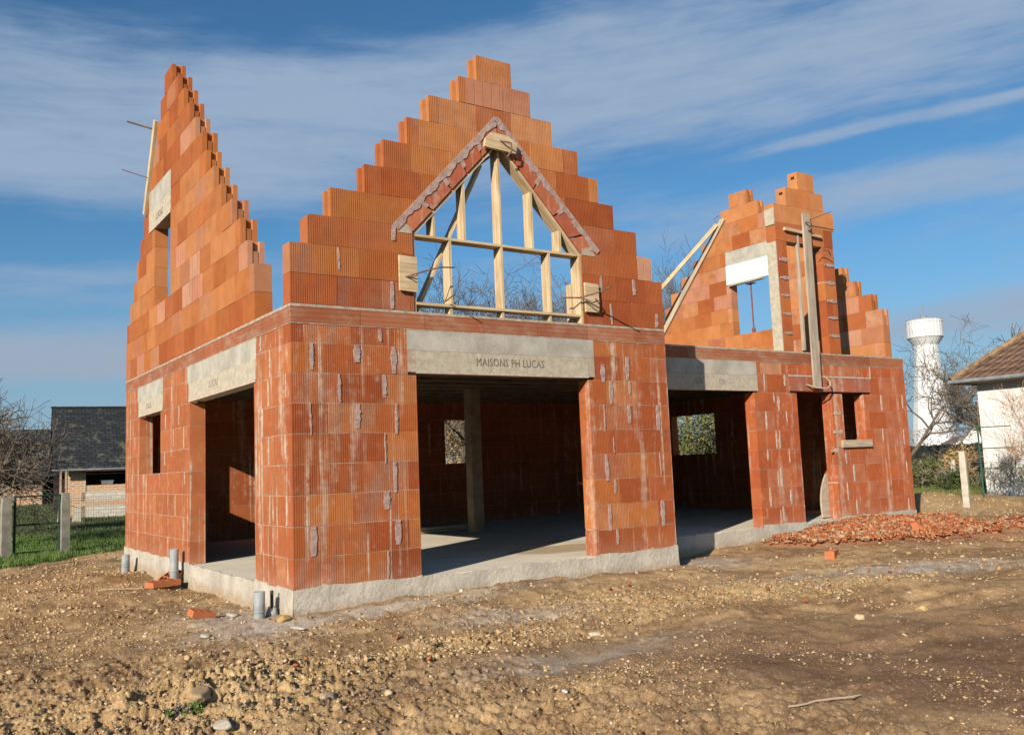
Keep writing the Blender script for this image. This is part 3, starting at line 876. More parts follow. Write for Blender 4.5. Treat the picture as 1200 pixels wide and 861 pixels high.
mb = MB(); mb.board(rel(cp, 8.93, R - .028, 4.845), rel(cp, 9.88, R - .028, 4.81), .05, .05, (0, 0, 1)); mb.build('crosspiece', M_wood, cp)
rod(cp, [rel(cp, 9.72, R - .04, 4.50), rel(cp, 9.80, R - .12, 4.56), rel(cp, 9.92, R - .14, 4.54), rel(cp, 10.02, R - .10, 4.48)], .009)

# adjustable steel prop under the white shutter box
pr = thing('steel_prop', 'rust-red adjustable steel prop standing in the right gable window', 'prop', (XA + .06, 4.36, 2.79))
for (z0_, z1_, r_) in ((0, .95, .026), (.95, 2.0, .019)):
    rod(pr, [(0, 0, z0_), (0, 0, z1_)], r_, 'tube', M_red)
mb = MB(); mb.box(-.06, -.10, 2.0, .06, .10, 2.012); mb.build('head_plate', M_steel, pr)
mb = MB(); mb.box(-.06, -.06, 0, .06, .06, .01); mb.build('base_plate', M_steel, pr)
mb = MB(); mb.tube([(0, 0, .90), (0, 0, 1.04)], .038, 8); mb.tube([(-.08, -.08, .97), (.08, .08, .97)], .008, 6); mb.build('collar', M_red, pr)
mb = MB(); mb.board((XA - .03, 3.95, 4.835), (XA - .03, 4.86, 4.835), .10, .04, (1, 0, 0)); o = mb.build('support_board', M_wood_grey, None); tag(o, 'dark board under the white shutter box, held up by the red prop', 'board')

# bracing boards on the back slope of the right gable
mb = MB(); mb.board((XA - .03, 4.93, 6.36), (XA - .03, 7.08, 4.05), .12, .04, (0, 1, 1)); o = mb.build('bracing_board', M_wood_old, None)
tag(o, 'dark weathered board running down the slope of the right gable', 'board')
mb = MB(); mb.board((XA - .08, 5.08, 6.26), (XA - 1.3, 7.3, 3.9), .085, .035, (0, 0, 1)); o = mb.build('bracing_board', M_wood, None)
tag(o, 'pale raking board leaning out from the slope of the right gable', 'board')
o = rod(None, [(XA - .05, 5.12, 6.26), (XA - .07, 5.16, 6.40), (XA - .07, 5.02, 6.45), (XA - .05, 4.96, 6.36)], .009, 'bent_rod'); tag(o, 'bent steel rod looped over the head of the gable board', 'steel rod')

# board on the rear slope of the left gable, with two rods
lb = thing('gable_board', 'pale board standing on the far slope of the left gable', 'board', (-.03, 6.7, 5.0))
mb = MB(); mb.board(rel(lb, -.025, 6.36, 5.32), rel(lb, -.025, 5.62, 6.62), .05, .13, (1, 0, 0)); mb.build('board_face', M_wood, lb)
rod(lb, [rel(lb, .0, 5.75, 6.52), rel(lb, -.40, 5.86, 6.62)], .014)
rod(lb, [rel(lb, .0, 6.05, 5.82), rel(lb, -.42, 6.12, 5.93)], .007)

# ground-floor odds and ends inside
st = thing('plank_stack', 'low dark stack of planks on the floor behind the column', 'plank stack', (4.2, 6.0, 0))
for k in range(7):
    mb = MB(); mb.board((-1.2 + random.uniform(-.2, .2), -.5 + (k % 4) * .26, .03 + .05 * (k // 4)), (1.2 + random.uniform(-.2, .3), -.45 + (k % 4) * .25 + random.uniform(-.06, .06), .03 + .05 * (k // 4)), .04, .2, (0, 0, 1)); mb.build('plank', M_wood_grey, st)
o = rod(None, [(6.2, 2.2, .55), (5.0, 1.9, .83)], .016, 'red_bar', M_hot)
o.data.transform(Matrix.Translation((0, 0, 0))); tag(o, 'thin red bar leaning inside the widest opening', 'bar')
mb = MB(); mb.tube([(6.2, 2.2, .01), (6.2, 2.2, .56)], .012, 6); o2 = mb.build('bar_leg', M_dark, o)
o = rod(None, [(1.9, 3.2, 2.39), (2.6, 3.2, 2.37)], .05, 'duct_pipe', M_pvc); tag(o, 'grey pipe stub under the ceiling of the widest opening', 'pipe')
o = rod(None, [(1.95, 1.6, 2.42), (1.98, 1.58, 2.28), (2.06, 1.57, 2.18), (2.14, 1.57, 2.10)], .008, 'hanging_cable', M_smear_w); tag(o, 'short pale cable hanging from the ceiling near the opening', 'cable')
mb = MB(); pf = [(.55, 0)] + [(-.02 + .27 * (k / 10) ** 2.6, .02 + .74 * k / 10) for k in range(11)] + [(.55, .76)]
Frame((0, 0, 0), (1, 0, 0), (0, 1, 0)).ext(mb, pf[::-1], 0, .03, (1, 1, 1, 0))
o = mb.build('leaning_sheet', M_smear_w, None); o.location = (9.93, 1.45, .0); o.rotation_euler = (math.radians(-6), 0, 0)
tag(o, 'pale rounded sheet leaning just inside the narrow doorway', 'sheet')


# ------------------------------------------------------------------ ground
def hash2(ix, iy, s):
    h = (ix * 374761393 + iy * 668265263 + s * 2246822519) & 0xFFFFFFFF
    h = ((h ^ (h >> 13)) * 1274126177) & 0xFFFFFFFF
    return ((h ^ (h >> 16)) & 0xFFFF) / 65535.0


def vnoise(x, y, s=0):
    ix = np.floor(x).astype(np.int64); iy = np.floor(y).astype(np.int64); fx = x - ix; fy_ = y - iy
    fx = fx * fx * (3 - 2 * fx); fy_ = fy_ * fy_ * (3 - 2 * fy_)
    a = hash2(ix, iy, s); b = hash2(ix + 1, iy, s); c_ = hash2(ix, iy + 1, s); d = hash2(ix + 1, iy + 1, s)
    return (a * (1 - fx) + b * fx) * (1 - fy_) + (c_ * (1 - fx) + d * fx) * fy_


def fbm(x, y, o=4, s=0):
    r = 0; a = .5
    for k in range(o): r = r + a * vnoise(x * 2 ** k + 17 * k, y * 2 ** k - 9 * k, s + k); a *= .5
    return r / (1 - .5 ** o)


def ss(a, b, x): t_ = np.clip((x - a) / (b - a), 0, 1); return t_ * t_ * (3 - 2 * t_)


def gau(x, y, cx, cy, sx_, sy_, ang=0):
    c_, s_ = math.cos(ang), math.sin(ang); u = (x - cx) * c_ + (y - cy) * s_; v = -(x - cx) * s_ + (y - cy) * c_
    return np.exp(-(u / sx_) ** 2 - (v / sy_) ** 2)


def grass_w(x, y):
    n = (fbm(x * .8, y * .8, 3, 40) - .5) * 2.0
    return ss(-.25, .35, y - np.where(x > 1, 12.3 - .28 * x, np.maximum(8.2, 12.02 - .95 * (1 - x))) + n * .5)


def ridge(x, y):      # strip of turned-up clods
    return gau(x, y, -.1, -2.25, 1.6, .28, .12) * 1.0 + gau(x, y, -1.55, -2.35, .9, .45, .0) * .8 + gau(x, y, -3.2, -.2, 1.2, 1.6, 0) * .35


def gravelly(x, y):
    g = .34 * gau(x, y, -3.2, 4.5, 2.6, 5.5) + .18 * gau(x, y, 1.5, -1.2, 3.0, .8, -.1) + gau(x, y, 3.4, -1.6, 1.6, .55, -.25) + gau(x, y, 4.9, -2.35, 1.2, .4, -.3) + gau(x, y, 15, 3.3, 3.8, 1.6, -.2) + gau(x, y, -1.5, -3.0, 1.0, .5, .3) + ridge(x, y) + gau(x, y, .7, -3.75, .5, .22, 0) * .8
    return np.clip(g, 0, 1)


def gz(x, y):
    x = np.asarray(x, float); y = np.asarray(y, float)
    d = np.hypot(x - CAM.x, y - CAM.y)
    z = -.30 - .12 * ss(6.5, 2.0, d) + .10 * gau(x, y, 1.8, .0, 3.5, 1.0) + .03 * gau(x, y, 0, 1.5, 1.0, 2.5) + .05 * gau(x, y, 7, .6, 3, 1) + .05 * gau(x, y, 12, .8, 2, 1)
    soil = 1 - grass_w(x, y) * .8
    near = ss(60, 20, d)
    z = z + near * soil * ((fbm(x * .7, y * .7, 3, 1) - .5) * .16 + (fbm(x * 2.6, y * 2.6, 3, 5) - .5) * .085)
    f = 1 - np.abs(fbm(x * 9, y * 9, 3, 9) * 2 - 1) * 1.3; f2 = 1 - np.abs(fbm(x * 30, y * 30, 2, 15) * 2 - 1) * 1.3
    amp = .16 + .8 * gravelly(x, y) + .75 * ss(.2, -1.4, x + .3 * y) * ss(-.3, -1.2, y) + .45 * ss(.5, .72, fbm(x * .9, y * .9, 2, 77))
    z = z + ss(30, 12, d) * soil * ((f - .6) * .046 * amp + (f2 - .6) * .022 * amp)
    z = z + ridge(x, y) * (.03 + .15 * (fbm(x * 5, y * 5, 3, 31) - .35)) + .05 * gau(x, y, 4.4, -1.7, .9, .35, -.2) + .06 * gau(x, y, 5.2, -2.9, .8, .3, -.2)
    z = z + .36 * gau(x, y, 16.5, 4, 3.6, 1.3, -.2) - .07 * gau(x, y, 6.4, -4.9, .8, .35, .1)
    # tyre-like furrows across the foreground
    wv_ = y + x * .36 + .12 * vnoise(x * .7, y * .7, 8)
    for c_ in (-3.15, -2.75, -1.75, -1.4): z = z - .045 * np.exp(-((wv_ - c_) / .11) ** 2) * ss(.5, 2.5, x) * (.4 + .6 * vnoise(x * 1.2, y * 1.2, 19)) * ss(14, 9, d)
    z = z + .03 * np.exp(-((wv_ + 2.95) / .07) ** 2) * ss(.5, 2.5, x) + .018 * (vnoise(x * 5 , y * 14, 61) - .5) * ss(.5, 2.5, x) * ss(14, 6, d)
    z = z + .5 * ss(30, 48, d) * ss(6, -2, x - y * .1)
    inside = (x > .06) & (x < L - .06) & (y > R + .06) & (y < D - .06) | (x > .06) & (x < W - .06) & (y > .06) & (y < R + .1)
    return np.where(inside, -.5, z)


th = np.concatenate([np.radians(np.linspace(-36, 36, 980)), np.radians(np.linspace(36.6, 323.4, 190))])
rad = np.concatenate([[.3], np.geomspace(1.2, 14, 620), np.geomspace(14.1, 60, 170), np.geomspace(61, 2600, 50)])
TH, RD = np.meshgrid(th + 0.0, rad)
a_ = math.radians(34.31) + TH
gx = CAM.x + np.sin(a_) * RD; gy = CAM.y + np.cos(a_) * RD
gzv = gz(gx, gy)
nr_, nt_ = gx.shape
V = np.stack([gx.ravel(), gy.ravel(), gzv.ravel()], 1)
i0 = np.arange(nr_ - 1)[:, None] * nt_; j = np.arange(nt_)[None, :]; j2 = (j + 1) % nt_
Q = np.stack([(i0 + j), (i0 + nt_ + j), (i0 + nt_ + j2), (i0 + j2)], -1).reshape(-1, 4)
V = np.vstack([V, [[CAM.x, CAM.y, float(gz(CAM.x, CAM.y))]]])
xs, ys = V[:, 0], V[:, 1]
zone = np.zeros((len(V), 4), np.float32)
zone[:, 0] = grass_w(xs, ys)
cem = gau(xs, ys, 6.5, -2.0, 1.7, .40, -.36) + gau(xs, ys, -.45, .35, .5, 1.0) * .8 + gau(xs, ys, .9, -.35, 1.6, .22) * .8 + gau(xs, ys, 1.6, -1.3, .7, .35, -.2) * .7 + gau(xs, ys, 5.6, .1, .8, .5) * .6 + gau(xs, ys, 1.0, -3.1, 1.0, .3) * .5
zone[:, 1] = np.clip(cem, 0, 1)
zone[:, 2] = gravelly(xs, ys)
zone[:, 3] = np.clip(gau(xs, ys, 11, -.3, 3.5, 1.1, -.25) + gau(xs, ys, 16, .4, 3, .8, -.3), 0, 1)


def ground_b(t_, b):
    co, x, y, z = objco(t_)
    at = t_.nodes.new('ShaderNodeAttribute'); at.attribute_name = 'Col'
    sp = t_.nodes.new('ShaderNodeSeparateColor'); t_.links.new(at.outputs['Color'], sp.inputs[0])
    g, ce, gr = (E(t_, sp.outputs[i]) for i in range(3)); al = E(t_, at.outputs['Alpha'])
    n1 = noise(t_, co, .9, 6, .62); n2 = noise(t_, co, 7, 6, .68); n3 = noise(t_, co, 45, 5, .75); n4 = noise(t_, co, 150, 3, .7)
    col = mixc(t_, (n1 * .55 + n2 * .45).step(.42, .60), (.30, .185, .095), (.58, .405, .22))
    trk = (x * .35 + y * .94 + 3.4) * .8 - (n1 - .5) * 2.2
    col = mixc(t_, trk.band(-.1, 1.9) * x.step(-.3, 1.6) * n2.step(.30, .55) * .85, col, (.205, .125, .082))
    nb = noise(t_, comb(t_, x * .9 + y * .5, y * 2.2 - x * .8, 0.0), 1.0, 5, .65)
    col = mixc(t_, nb.step(.50, .66) * .7, col, (.20, .120, .068))
    col = mixc(t_, n3.step(.35, .70), mixc(t_, 1.0, col, (.70, .64, .58), 'MULTIPLY'), col)
    gold = mixc(t_, n3.step(.4, .65), (.40, .255, .11), (.60, .44, .235))
    col = mixc(t_, (gr * (n2 + .35)).clamp() * .6, col, gold)
    col = mixc(t_, (al * (n2 * 1.3)).clamp() * .8, col, mixc(t_, n3.step(.4, .6), (.33, .10, .05), (.44, .20, .11)))
    col = mixc(t_, (ce * 1.5 * n2.step(.3, .62)).clamp() * .85, col, mixc(t_, n3.step(.3, .7), (.36, .32, .27), (.50, .46, .40)))
    vor = t_.nodes.new('ShaderNodeTexVoronoi'); vor.inputs['Scale'].default_value = 38; t_.links.new(co, vor.inputs['Vector'])
    vr = E(t_, vor.outputs['Distance'])
    pc = t_.nodes.new('ShaderNodeSeparateColor'); t_.links.new(vor.outputs['Color'], pc.inputs[0]); pr_ = E(t_, pc.outputs[0])
    peb = vr.step(.42, .30) * pr_.step(.70, .74)
    col = mixc(t_, peb * (gr * .6 + .35) * (g * -1 + 1), col, mixc(t_, E(t_, pc.outputs[1]), (.55, .42, .27), (.42, .30, .18)))
    gcol = mixc(t_, (n1 * .5 + n2 * .5).step(.4, .62), (.040, .070, .020), (.085, .105, .040))
    gcol = mixc(t_, n3.step(.5, .8) * .6, gcol, (.20, .17, .07))
    col = mixc(t_, (g + (n3 - .5) * .8).step(.4, .6), col, gcol)
    t_.links.new(col, b.inputs['Base Color'])
    bump(t_, b, n3 * 1.0 + n4 * .5 + peb * .5 * (g * -1 + 1), .014, .7)


M_ground = mat('bare_earth', rough=.97, build=ground_b, spec=.1)
tri_c = len(V) - 1
go = np_mesh('ground', V, Q, M_ground, None, zone, smooth=True)
# close the small hole under the camera
me = go.data
tag(go, kind='structure')
mb = MB(); cz = float(gz(CAM.x, CAM.y)) ; mb.box(CAM.x - .4, CAM.y - .4, cz - .2, CAM.x + .4, CAM.y + .4, cz - .02); o = mb.build('ground', M_ground, None); tag(o, kind='structure')

# ------------------------------------------------------------------ stones
PHI = (1 + 5 ** .5) / 2
ICO_V = np.array([(-1, PHI, 0), (1, PHI, 0), (-1, -PHI, 0), (1, -PHI, 0), (0, -1, PHI), (0, 1, PHI), (0, -1, -PHI), (0, 1, -PHI), (PHI, 0, -1), (PHI, 0, 1), (-PHI, 0, -1), (-PHI, 0, 1)], float); ICO_V /= np.linalg.norm(ICO_V[0])
ICO_F = np.array([(0, 11, 5), (0, 5, 1), (0, 1, 7), (0, 7, 10), (0, 10, 11), (1, 5, 9), (5, 11, 4), (11, 10, 2), (10, 7, 6), (7, 1, 8), (3, 9, 4), (3, 4, 2), (3, 2, 6), (3, 6, 8), (3, 8, 9), (4, 9, 5), (2, 4, 11), (6, 2, 10), (8, 6, 7), (9, 8, 1)])


def randrot(n):
    q = rng.normal(size=(n, 4)); q /= np.linalg.norm(q, axis=1)[:, None]; a, b, c_, d = q.T
    return np.stack([np.stack([1 - 2 * (c_ * c_ + d * d), 2 * (b * c_ - a * d), 2 * (b * d + a * c_)], -1), np.stack([2 * (b * c_ + a * d), 1 - 2 * (b * b + d * d), 2 * (c_ * d - a * b)], -1), np.stack([2 * (b * d - a * c_), 2 * (c_ * d + a * b), 1 - 2 * (b * b + c_ * c_)], -1)], 1)


def shapes(pos, size, cols, base_v, base_f, asp=(1, .78, .5), jit=.5):
    n = len(pos); k = len(base_v)
    v = base_v[None] * np.array(asp) * (1 + rng.uniform(-jit, jit, (n, k, 1))) * (1 + rng.uniform(-.25, .25, (n, 1, 3)))
    v = np.einsum('nij,nkj->nki', randrot(n), v) * size[:, None, None]
    v[:, :, 2] *= .8
    v += pos[:, None, :]
    f = base_f[None] + (np.arange(n) * k)[:, None, None]
    c_ = np.repeat(cols, k, axis=0)
    return v.reshape(-1, 3), f.reshape(-1, base_f.shape[1]), np.hstack([c_, np.ones((len(c_), 1))])


def keep_out(x, y):
    return ((x > -.03) & (x < W + .03) & (y > -.03) & (y < R + .1)) | ((x > -.03) & (x < L + .03) & (y > R - .03) & (y < D + .03))


n = 190000
r_ = np.exp(rng.uniform(math.log(2.6), math.log(24), n)); a_ = math.radians(34.3) + np.radians(rng.uniform(-34, 34, n))
x = CAM.x + np.sin(a_) * r_; y = CAM.y + np.cos(a_) * r_
g = gravelly(x, y); cl = ss(.48, .70, fbm(x * 1.3, y * 1.9, 4, 91))
k = (rng.uniform(size=n) < (.06 + .16 * ss(2.5, -1.5, x) + .50 * cl + .9 * g)) & ~keep_out(x, y) & (grass_w(x, y) < .5)
x, y, r_, g = x[k], y[k], r_[k], g[k]
s = .0036 * np.exp(rng.exponential(.50, len(x))) * (1 + .35 * g); s = np.clip(s, .0032, .019)
s *= np.clip(r_ / 8, .8, 1.9)
pal = np.array([(.56, .41, .25), (.52, .34, .17), (.64, .53, .39), (.42, .29, .16), (.34, .23, .14), (.70, .63, .52), (.56, .41, .20), (.44, .40, .34)])
cc = pal[rng.choice(8, len(x), p=[.2, .22, .04, .20, .18, .02, .10, .04])] * rng.uniform(.75, 1.15, (len(x), 1))
v, f, c_ = shapes(np.stack([x, y, gz(x, y) + s * .15], 1), s, cc, ICO_V, ICO_F)


def stone_b(t_, b):
    co, x, y, z = objco(t_)
    at = t_.nodes.new('ShaderNodeAttribute'); at.attribute_name = 'Col'; n_ = noise(t_, co, 60, 4, .7)
    t_.links.new(mixc(t_, n_.step(.3, .7), mixc(t_, 1.0, at.outputs['Color'], (.68, .62, .56), 'MULTIPLY'), at.outputs['Color']), b.inputs['Base Color'])
    bump(t_, b, n_, .004, .5)


M_stone = mat('flint_stone', rough=.9, build=stone_b, spec=.15)
o = np_mesh('gravel', v, f, M_stone, None, c_); tag(o, 'pebbles and flints strewn over the bare earth', 'gravel', kind='stuff')
# clods of earth on the ridge and in the lower left
n = 4000
x = np.concatenate([rng.normal(-.1, 1.3, n // 2), rng.uniform(-4.2, 1.0, n // 2)]); y = np.concatenate([rng.normal(-2.25, .25, n // 2), rng.uniform(-4.2, -.6, n // 2)])
k = ~keep_out(x, y) & (np.hypot(x - CAM.x, y - CAM.y) > 2.5) & (rng.uniform(size=n) < .15 + ridge(x, y) * 1.2 + .35 * ss(.5, .7, fbm(x * 1.3, y * 1.3, 2, 91))); x, y = x[k], y[k]
s = np.clip(.008 * np.exp(rng.exponential(.45, len(x))), .005, .026)
pal = np.array([(.38, .25, .12), (.50, .36, .19), (.56, .42, .25)]); cc = pal[rng.integers(0, 3, len(x))] * rng.uniform(.8, 1.15, (len(x), 1))
v, f, c_ = shapes(np.stack([x, y, gz(x, y) + s * .2], 1), s, cc, ICO_V, ICO_F, (1, .85, .7), .42)
o = np_mesh('earth_clods', v, f, M_stone, None, c_); tag(o, 'clods of turned-up earth in the foreground', 'clods', kind='stuff')


def ico2():
    import bmesh
    bm = bmesh.new(); bmesh.ops.create_icosphere(bm, subdivisions=3, radius=1); bm.verts.ensure_lookup_table()
    v = np.array([tuple(q.co) for q in bm.verts]); f = np.array([[q.index for q in p.verts] for p in bm.faces]); bm.free(); return v, f


IV, IF = ico2()


def stone(label, x, y, sx_, sy_, sz, col, seed, rz=0, name='stone', sink=.3, cat='stone', group=None):
    r = np.random.default_rng(seed); v = IV.copy()
    for _ in range(9):      # chop flat facets
        nn = r.normal(size=3); nn /= np.linalg.norm(nn); dcut = r.uniform(.55, .85); dd = v @ nn; k = dd > dcut; v[k] -= np.outer(dd[k] - dcut, nn)
    v *= (1 + r.uniform(-.02, .02, (len(v), 1))); v *= (sx_, sy_, sz)
    m = M_stone; cs = np.tile([*col, 1], (len(v), 1)) * 1.0
    o = np_mesh(name, v, IF, m, None, cs); o.location = (x, y, float(gz(x, y)) + sz * (1 - sink) * .6); o.rotation_euler = (0, 0, rz)
    return tag(o, label, cat, group)


def px(px_, py_, z=-.34):
    d = FW + RT * ((px_ - 600) / 1049.54) - UP * ((py_ - 430.5) / 1049.54); 
    for _ in range(400):      # walk along the sight line until it meets the ground
        z = z + .0
        t_ = (z - CAM.z) / d.z; q = CAM + d * t_; zg = float(gz(q.x, q.y))
        if abs(zg - z) < .002: break
        z += (zg - z) * .35
    return q[:2]


for (lab, X_, Y_, sx_, sy_, sz, col, sd) in (
    ('flat grey slab of cement lying left of the front corner', *px(240, 746), .085, .05, .022, (.42, .41, .38), 3),
    ('large beige boulder half sunk beside the green weeds', *px(235, 817), .15, .07, .045, (.42, .30, .18), 4),
    ('small yellow flint sitting alone above the beige boulder', *px(219, 773), .035, .03, .028, (.56, .40, .20), 5),
    ('golden stone against the foot of the front corner', *px(333, 727, -.26), .075, .05, .045, (.50, .33, .13), 6),
    ('long pale stone in front of the corner plinth', *px(350, 737, -.28), .12, .035, .018, (.48, .46, .42), 7),
    ('white stone among the earth on the right of the ridge', *px(455, 815), .04, .03, .028, (.62, .48, .30), 8),
    ('grey rounded stone beside the turned-up ridge', *px(385, 820), .06, .05, .035, (.40, .33, .25), 9),
    ('small blue-grey chip in the middle foreground', *px(662, 811), .03, .02, .012, (.60, .62, .64), 10),
    ('white stone at the foot of the recessed wall', *px(873, 638, -.26), .07, .05, .04, (.66, .62, .52), 11),
    ('pale flat chip left of the middle foreground mound', *px(697, 743), .06, .05, .02, (.52, .48, .42), 12),
    ('yellow stone standing out below the brick rubble', *px(1080, 715), .06, .05, .04, (.52, .40, .20), 13),
    ('pale cement lump near the loose pipes', *px(272, 722, -.28), .12, .06, .03, (.46, .43, .38), 14),
    ('grey stone at the lower edge by the weeds', *px(262, 852), .07, .05, .03, (.42, .38, .32), 15),
    ('buff stone right of the middle mound', *px(1008, 725), .05, .04, .03, (.58, .48, .34), 16)):
    stone(lab, X_, Y_, sx_, sy_, sz, col, sd, rz=random.uniform(0, 3))
for (lab, p, q) in (('thin grey stick lying across the right foreground', (925, 834), (1010, 818)), ('thin straight lath lying left of the pipes', (114, 693), (168, 691))):
    a = px(*p); b = px(*q); pts = []
    for i in range(9):
        t_ = i / 8; xx_ = a[0] + (b[0] - a[0]) * t_; yy_ = a[1] + (b[1] - a[1]) * t_ + (random.uniform(-.012, .012)); pts.append((xx_, yy_, float(gz(xx_, yy_)) + .012))
    zz = sum(q_[2] for q_ in pts) / 9; pts = [(q_[0], q_[1], zz * .6 + q_[2] * .4 + .008) for q_ in pts]
    mb = MB(); mb.tube(pts, [.006] * 8 + [.003], 6); o = mb.build('stick', M_wood_old); tag(o, lab, 'stick')

# rubble of broken blocks
def shards(n, fx, zf, smin, smax, name, label, thick=.5):
    V_, F_, C_ = [], [], []; o = 0
    cube = np.array([(-1, -1, -1), (1, -1, -1), (1, 1, -1), (-1, 1, -1), (-1, -1, 1), (1, -1, 1), (1, 1, 1), (-1, 1, 1)], float); cf = np.array([(0, 3, 2, 1), (4, 5, 6, 7), (0, 1, 5, 4), (1, 2, 6, 5), (2, 3, 7, 6), (3, 0, 4, 7)])
    P_ = np.array([fx() for _ in range(n)]); s = smin * np.exp(rng.uniform(0, 1, n) ** 1.6 * math.log(smax / smin))
    v = cube[None] * np.stack([s, s * rng.uniform(.35, .9, n), np.full(n, .007) + s * .03 + .02 * (rng.uniform(size=n) < .12)], -1)[:, None, :]
    v[:, :, :2] *= (1 + rng.uniform(-.45, .2, (n, 8, 2)))
    tilt = rng.normal(0, .28, (n, 2)); rz = rng.uniform(0, 2 * math.pi, n)
    cx_, sx_ = np.cos(tilt[:, 0]), np.sin(tilt[:, 0]); cy_, sy_ = np.cos(tilt[:, 1]), np.sin(tilt[:, 1]); cz_, sz_ = np.cos(rz), np.sin(rz)
    X_ = v[:, :, 0] * cy_[:, None] + v[:, :, 2] * sy_[:, None]; Z_ = -v[:, :, 0] * sy_[:, None] + v[:, :, 2] * cy_[:, None]; Y_ = v[:, :, 1]
    Y2 = Y_ * cx_[:, None] - Z_ * sx_[:, None]; Z2 = Y_ * sx_[:, None] + Z_ * cx_[:, None]
    XX = X_ * cz_[:, None] - Y2 * sz_[:, None]; YY = X_ * sz_[:, None] + Y2 * cz_[:, None]
    v = np.stack([XX, YY, Z2], -1); zz = zf(P_[:, 0], P_[:, 1]) + rng.uniform(0, .03, n)
    v += np.stack([P_[:, 0], P_[:, 1], zz], -1)[:, None, :]
    f = cf[None] + (np.arange(n) * 8)[:, None, None]
    pal = np.array([(.44, .15, .058), (.38, .12, .048), (.48, .19, .08), (.33, .105, .045), (.46, .27, .16), (.44, .31, .19)]); cc = pal[rng.integers(0, 6, n)] * rng.uniform(.8, 1.15, (n, 1))
    c_ = np.repeat(np.hstack([cc, np.ones((n, 1))]), 8, axis=0)
    ob = np_mesh(name, v.reshape(-1, 3), f.reshape(-1, 4), M_stone, None, c_); return tag(ob, label, 'rubble', kind='stuff')


def heap_h(x, y): return .27 * gau(x, y, 10.2, .50, 1.8, .60, -.05) + .07 * gau(x, y, 8.6, .35, .9, .45) + .10 * gau(x, y, 11.8, .3, .8, .5)
def heap_z(x, y): return gz(x, y) + heap_h(x, y)
def hp():
    while True:
        x = random.gauss(10.0, 1.5); y = random.gauss(.25, .5)
        if y < R - .1 and heap_h(x, y) > .03 + random.uniform(0, .05): return (x, y)
def hp2():
    while True:
        x = random.uniform(11.0, 17.5); y = random.gauss(1.0 - .14 * (x - 8), .45)
        if not keep_out(np.array(x), np.array(y)) and vnoise(np.array(x * 1.1), np.array(y * 2.2), 3) > .42: return (x, y)
def hp3():
    return (random.gauss(4, 5), random.gauss(-1.9, .9))
# solid clay core so the heap is not hollow
ng = 46; gxx, gyy = np.meshgrid(np.linspace(7.3, 13.2, ng * 2), np.linspace(-1.2, R - .02, ng)); hz = heap_z(gxx, gyy) - .02 - .05 * (heap_h(gxx, gyy) < .04)
Vh = np.stack([gxx.ravel(), gyy.ravel(), hz.ravel()], 1); ii = np.arange(ng - 1)[:, None] * ng * 2; jj = np.arange(ng * 2 - 1)[None, :]
Qh = np.stack([ii + jj, ii + jj + 1, ii + ng * 2 + jj + 1, ii + ng * 2 + jj], -1).reshape(-1, 4)
ob = np_mesh('rubble_base', Vh, Qh, M_stone, None, np.tile([.36, .16, .085, 1], (len(Vh), 1)), True)
rb = shards(13000, hp, heap_z, .007, .055, 'brick_rubble', 'heap of broken red block shards below the small window')
ob.parent = rb; ob['kind'] = 'stuff'
shards(700, hp2, lambda x, y: gz(x, y) - .008, .014, .10, 'scattered_shards', 'broken red shards trailing off to the right of the heap')
shards(150, hp3, lambda x, y: np.where(keep_out(x, y), -1.2, gz(x, y) + .004), .006, .024, 'brick_chips', 'small red brick chips dotted over the foreground')


def loose_block(label, loc, rot, dims=(.25, .2, .3), parts=True):
    t_ = thing('loose_block', label, 'brick', loc); t_.rotation_euler = rot
    mb = MB(); a, b, c_ = dims; nx_, ny_ = 3, 3; wth = .012
    # cells run along z
    mb.box(-a / 2, -b / 2, 0, a / 2, -b / 2 + wth, c_, (.50, .17, .07, 0)); mb.box(-a / 2, b / 2 - wth, 0, a / 2, b / 2, c_, (.50, .17, .07, 0))
    for i in range(nx_ + 1):
        x = -a / 2 + (a - wth) * i / nx_; mb.box(x, -b / 2 + wth + .0005, .001, x + wth, b / 2 - wth - .0005, c_ - .001, (.46, .15, .06, 0))
    for i in range(1, ny_):
        y = -b / 2 + b * i / ny_
        for k in range(nx_): x = -a / 2 + (a - wth) * k / nx_ + wth; mb.box(x + .0005, y - .004, .002, x + (a - wth) / nx_ - wth - .0005, y + .004, c_ - .002, (.44, .14, .06, 0))
    mb.build('clay_body', M_brick_u, t_); return t_


p = px(975, 652, -.25); loose_block('orange half block standing in front of the rubble heap', (p[0], p[1], -.29), (0, 0, .45), (.30, .12, .13))
loose_block('red block with rows of cells lying on the rubble heap', (10.1, -.05, -.10), (math.radians(80), 0, .5), (.20, .12, .10))
for (lab, X_, Y_, z, rot, dm) in (('orange block lying flat at the foot of the pale plinth by the tall pipe', -.33, 3.75, -.24, (0, 0, .3), (.38, .2, .07)),
    ('upper tilted orange piece leaning on the plinth by the tall pipe', -.16, 4.05, -.19, (math.radians(12), math.radians(-24), .5), (.28, .18, .06)),
    ('half-buried red brick piece near the front grey pipe', -.62, .92, -.27, (math.radians(10), math.radians(12), .2), (.24, .12, .07))):
    loose_block(lab, (X_, Y_, z), rot, dm)

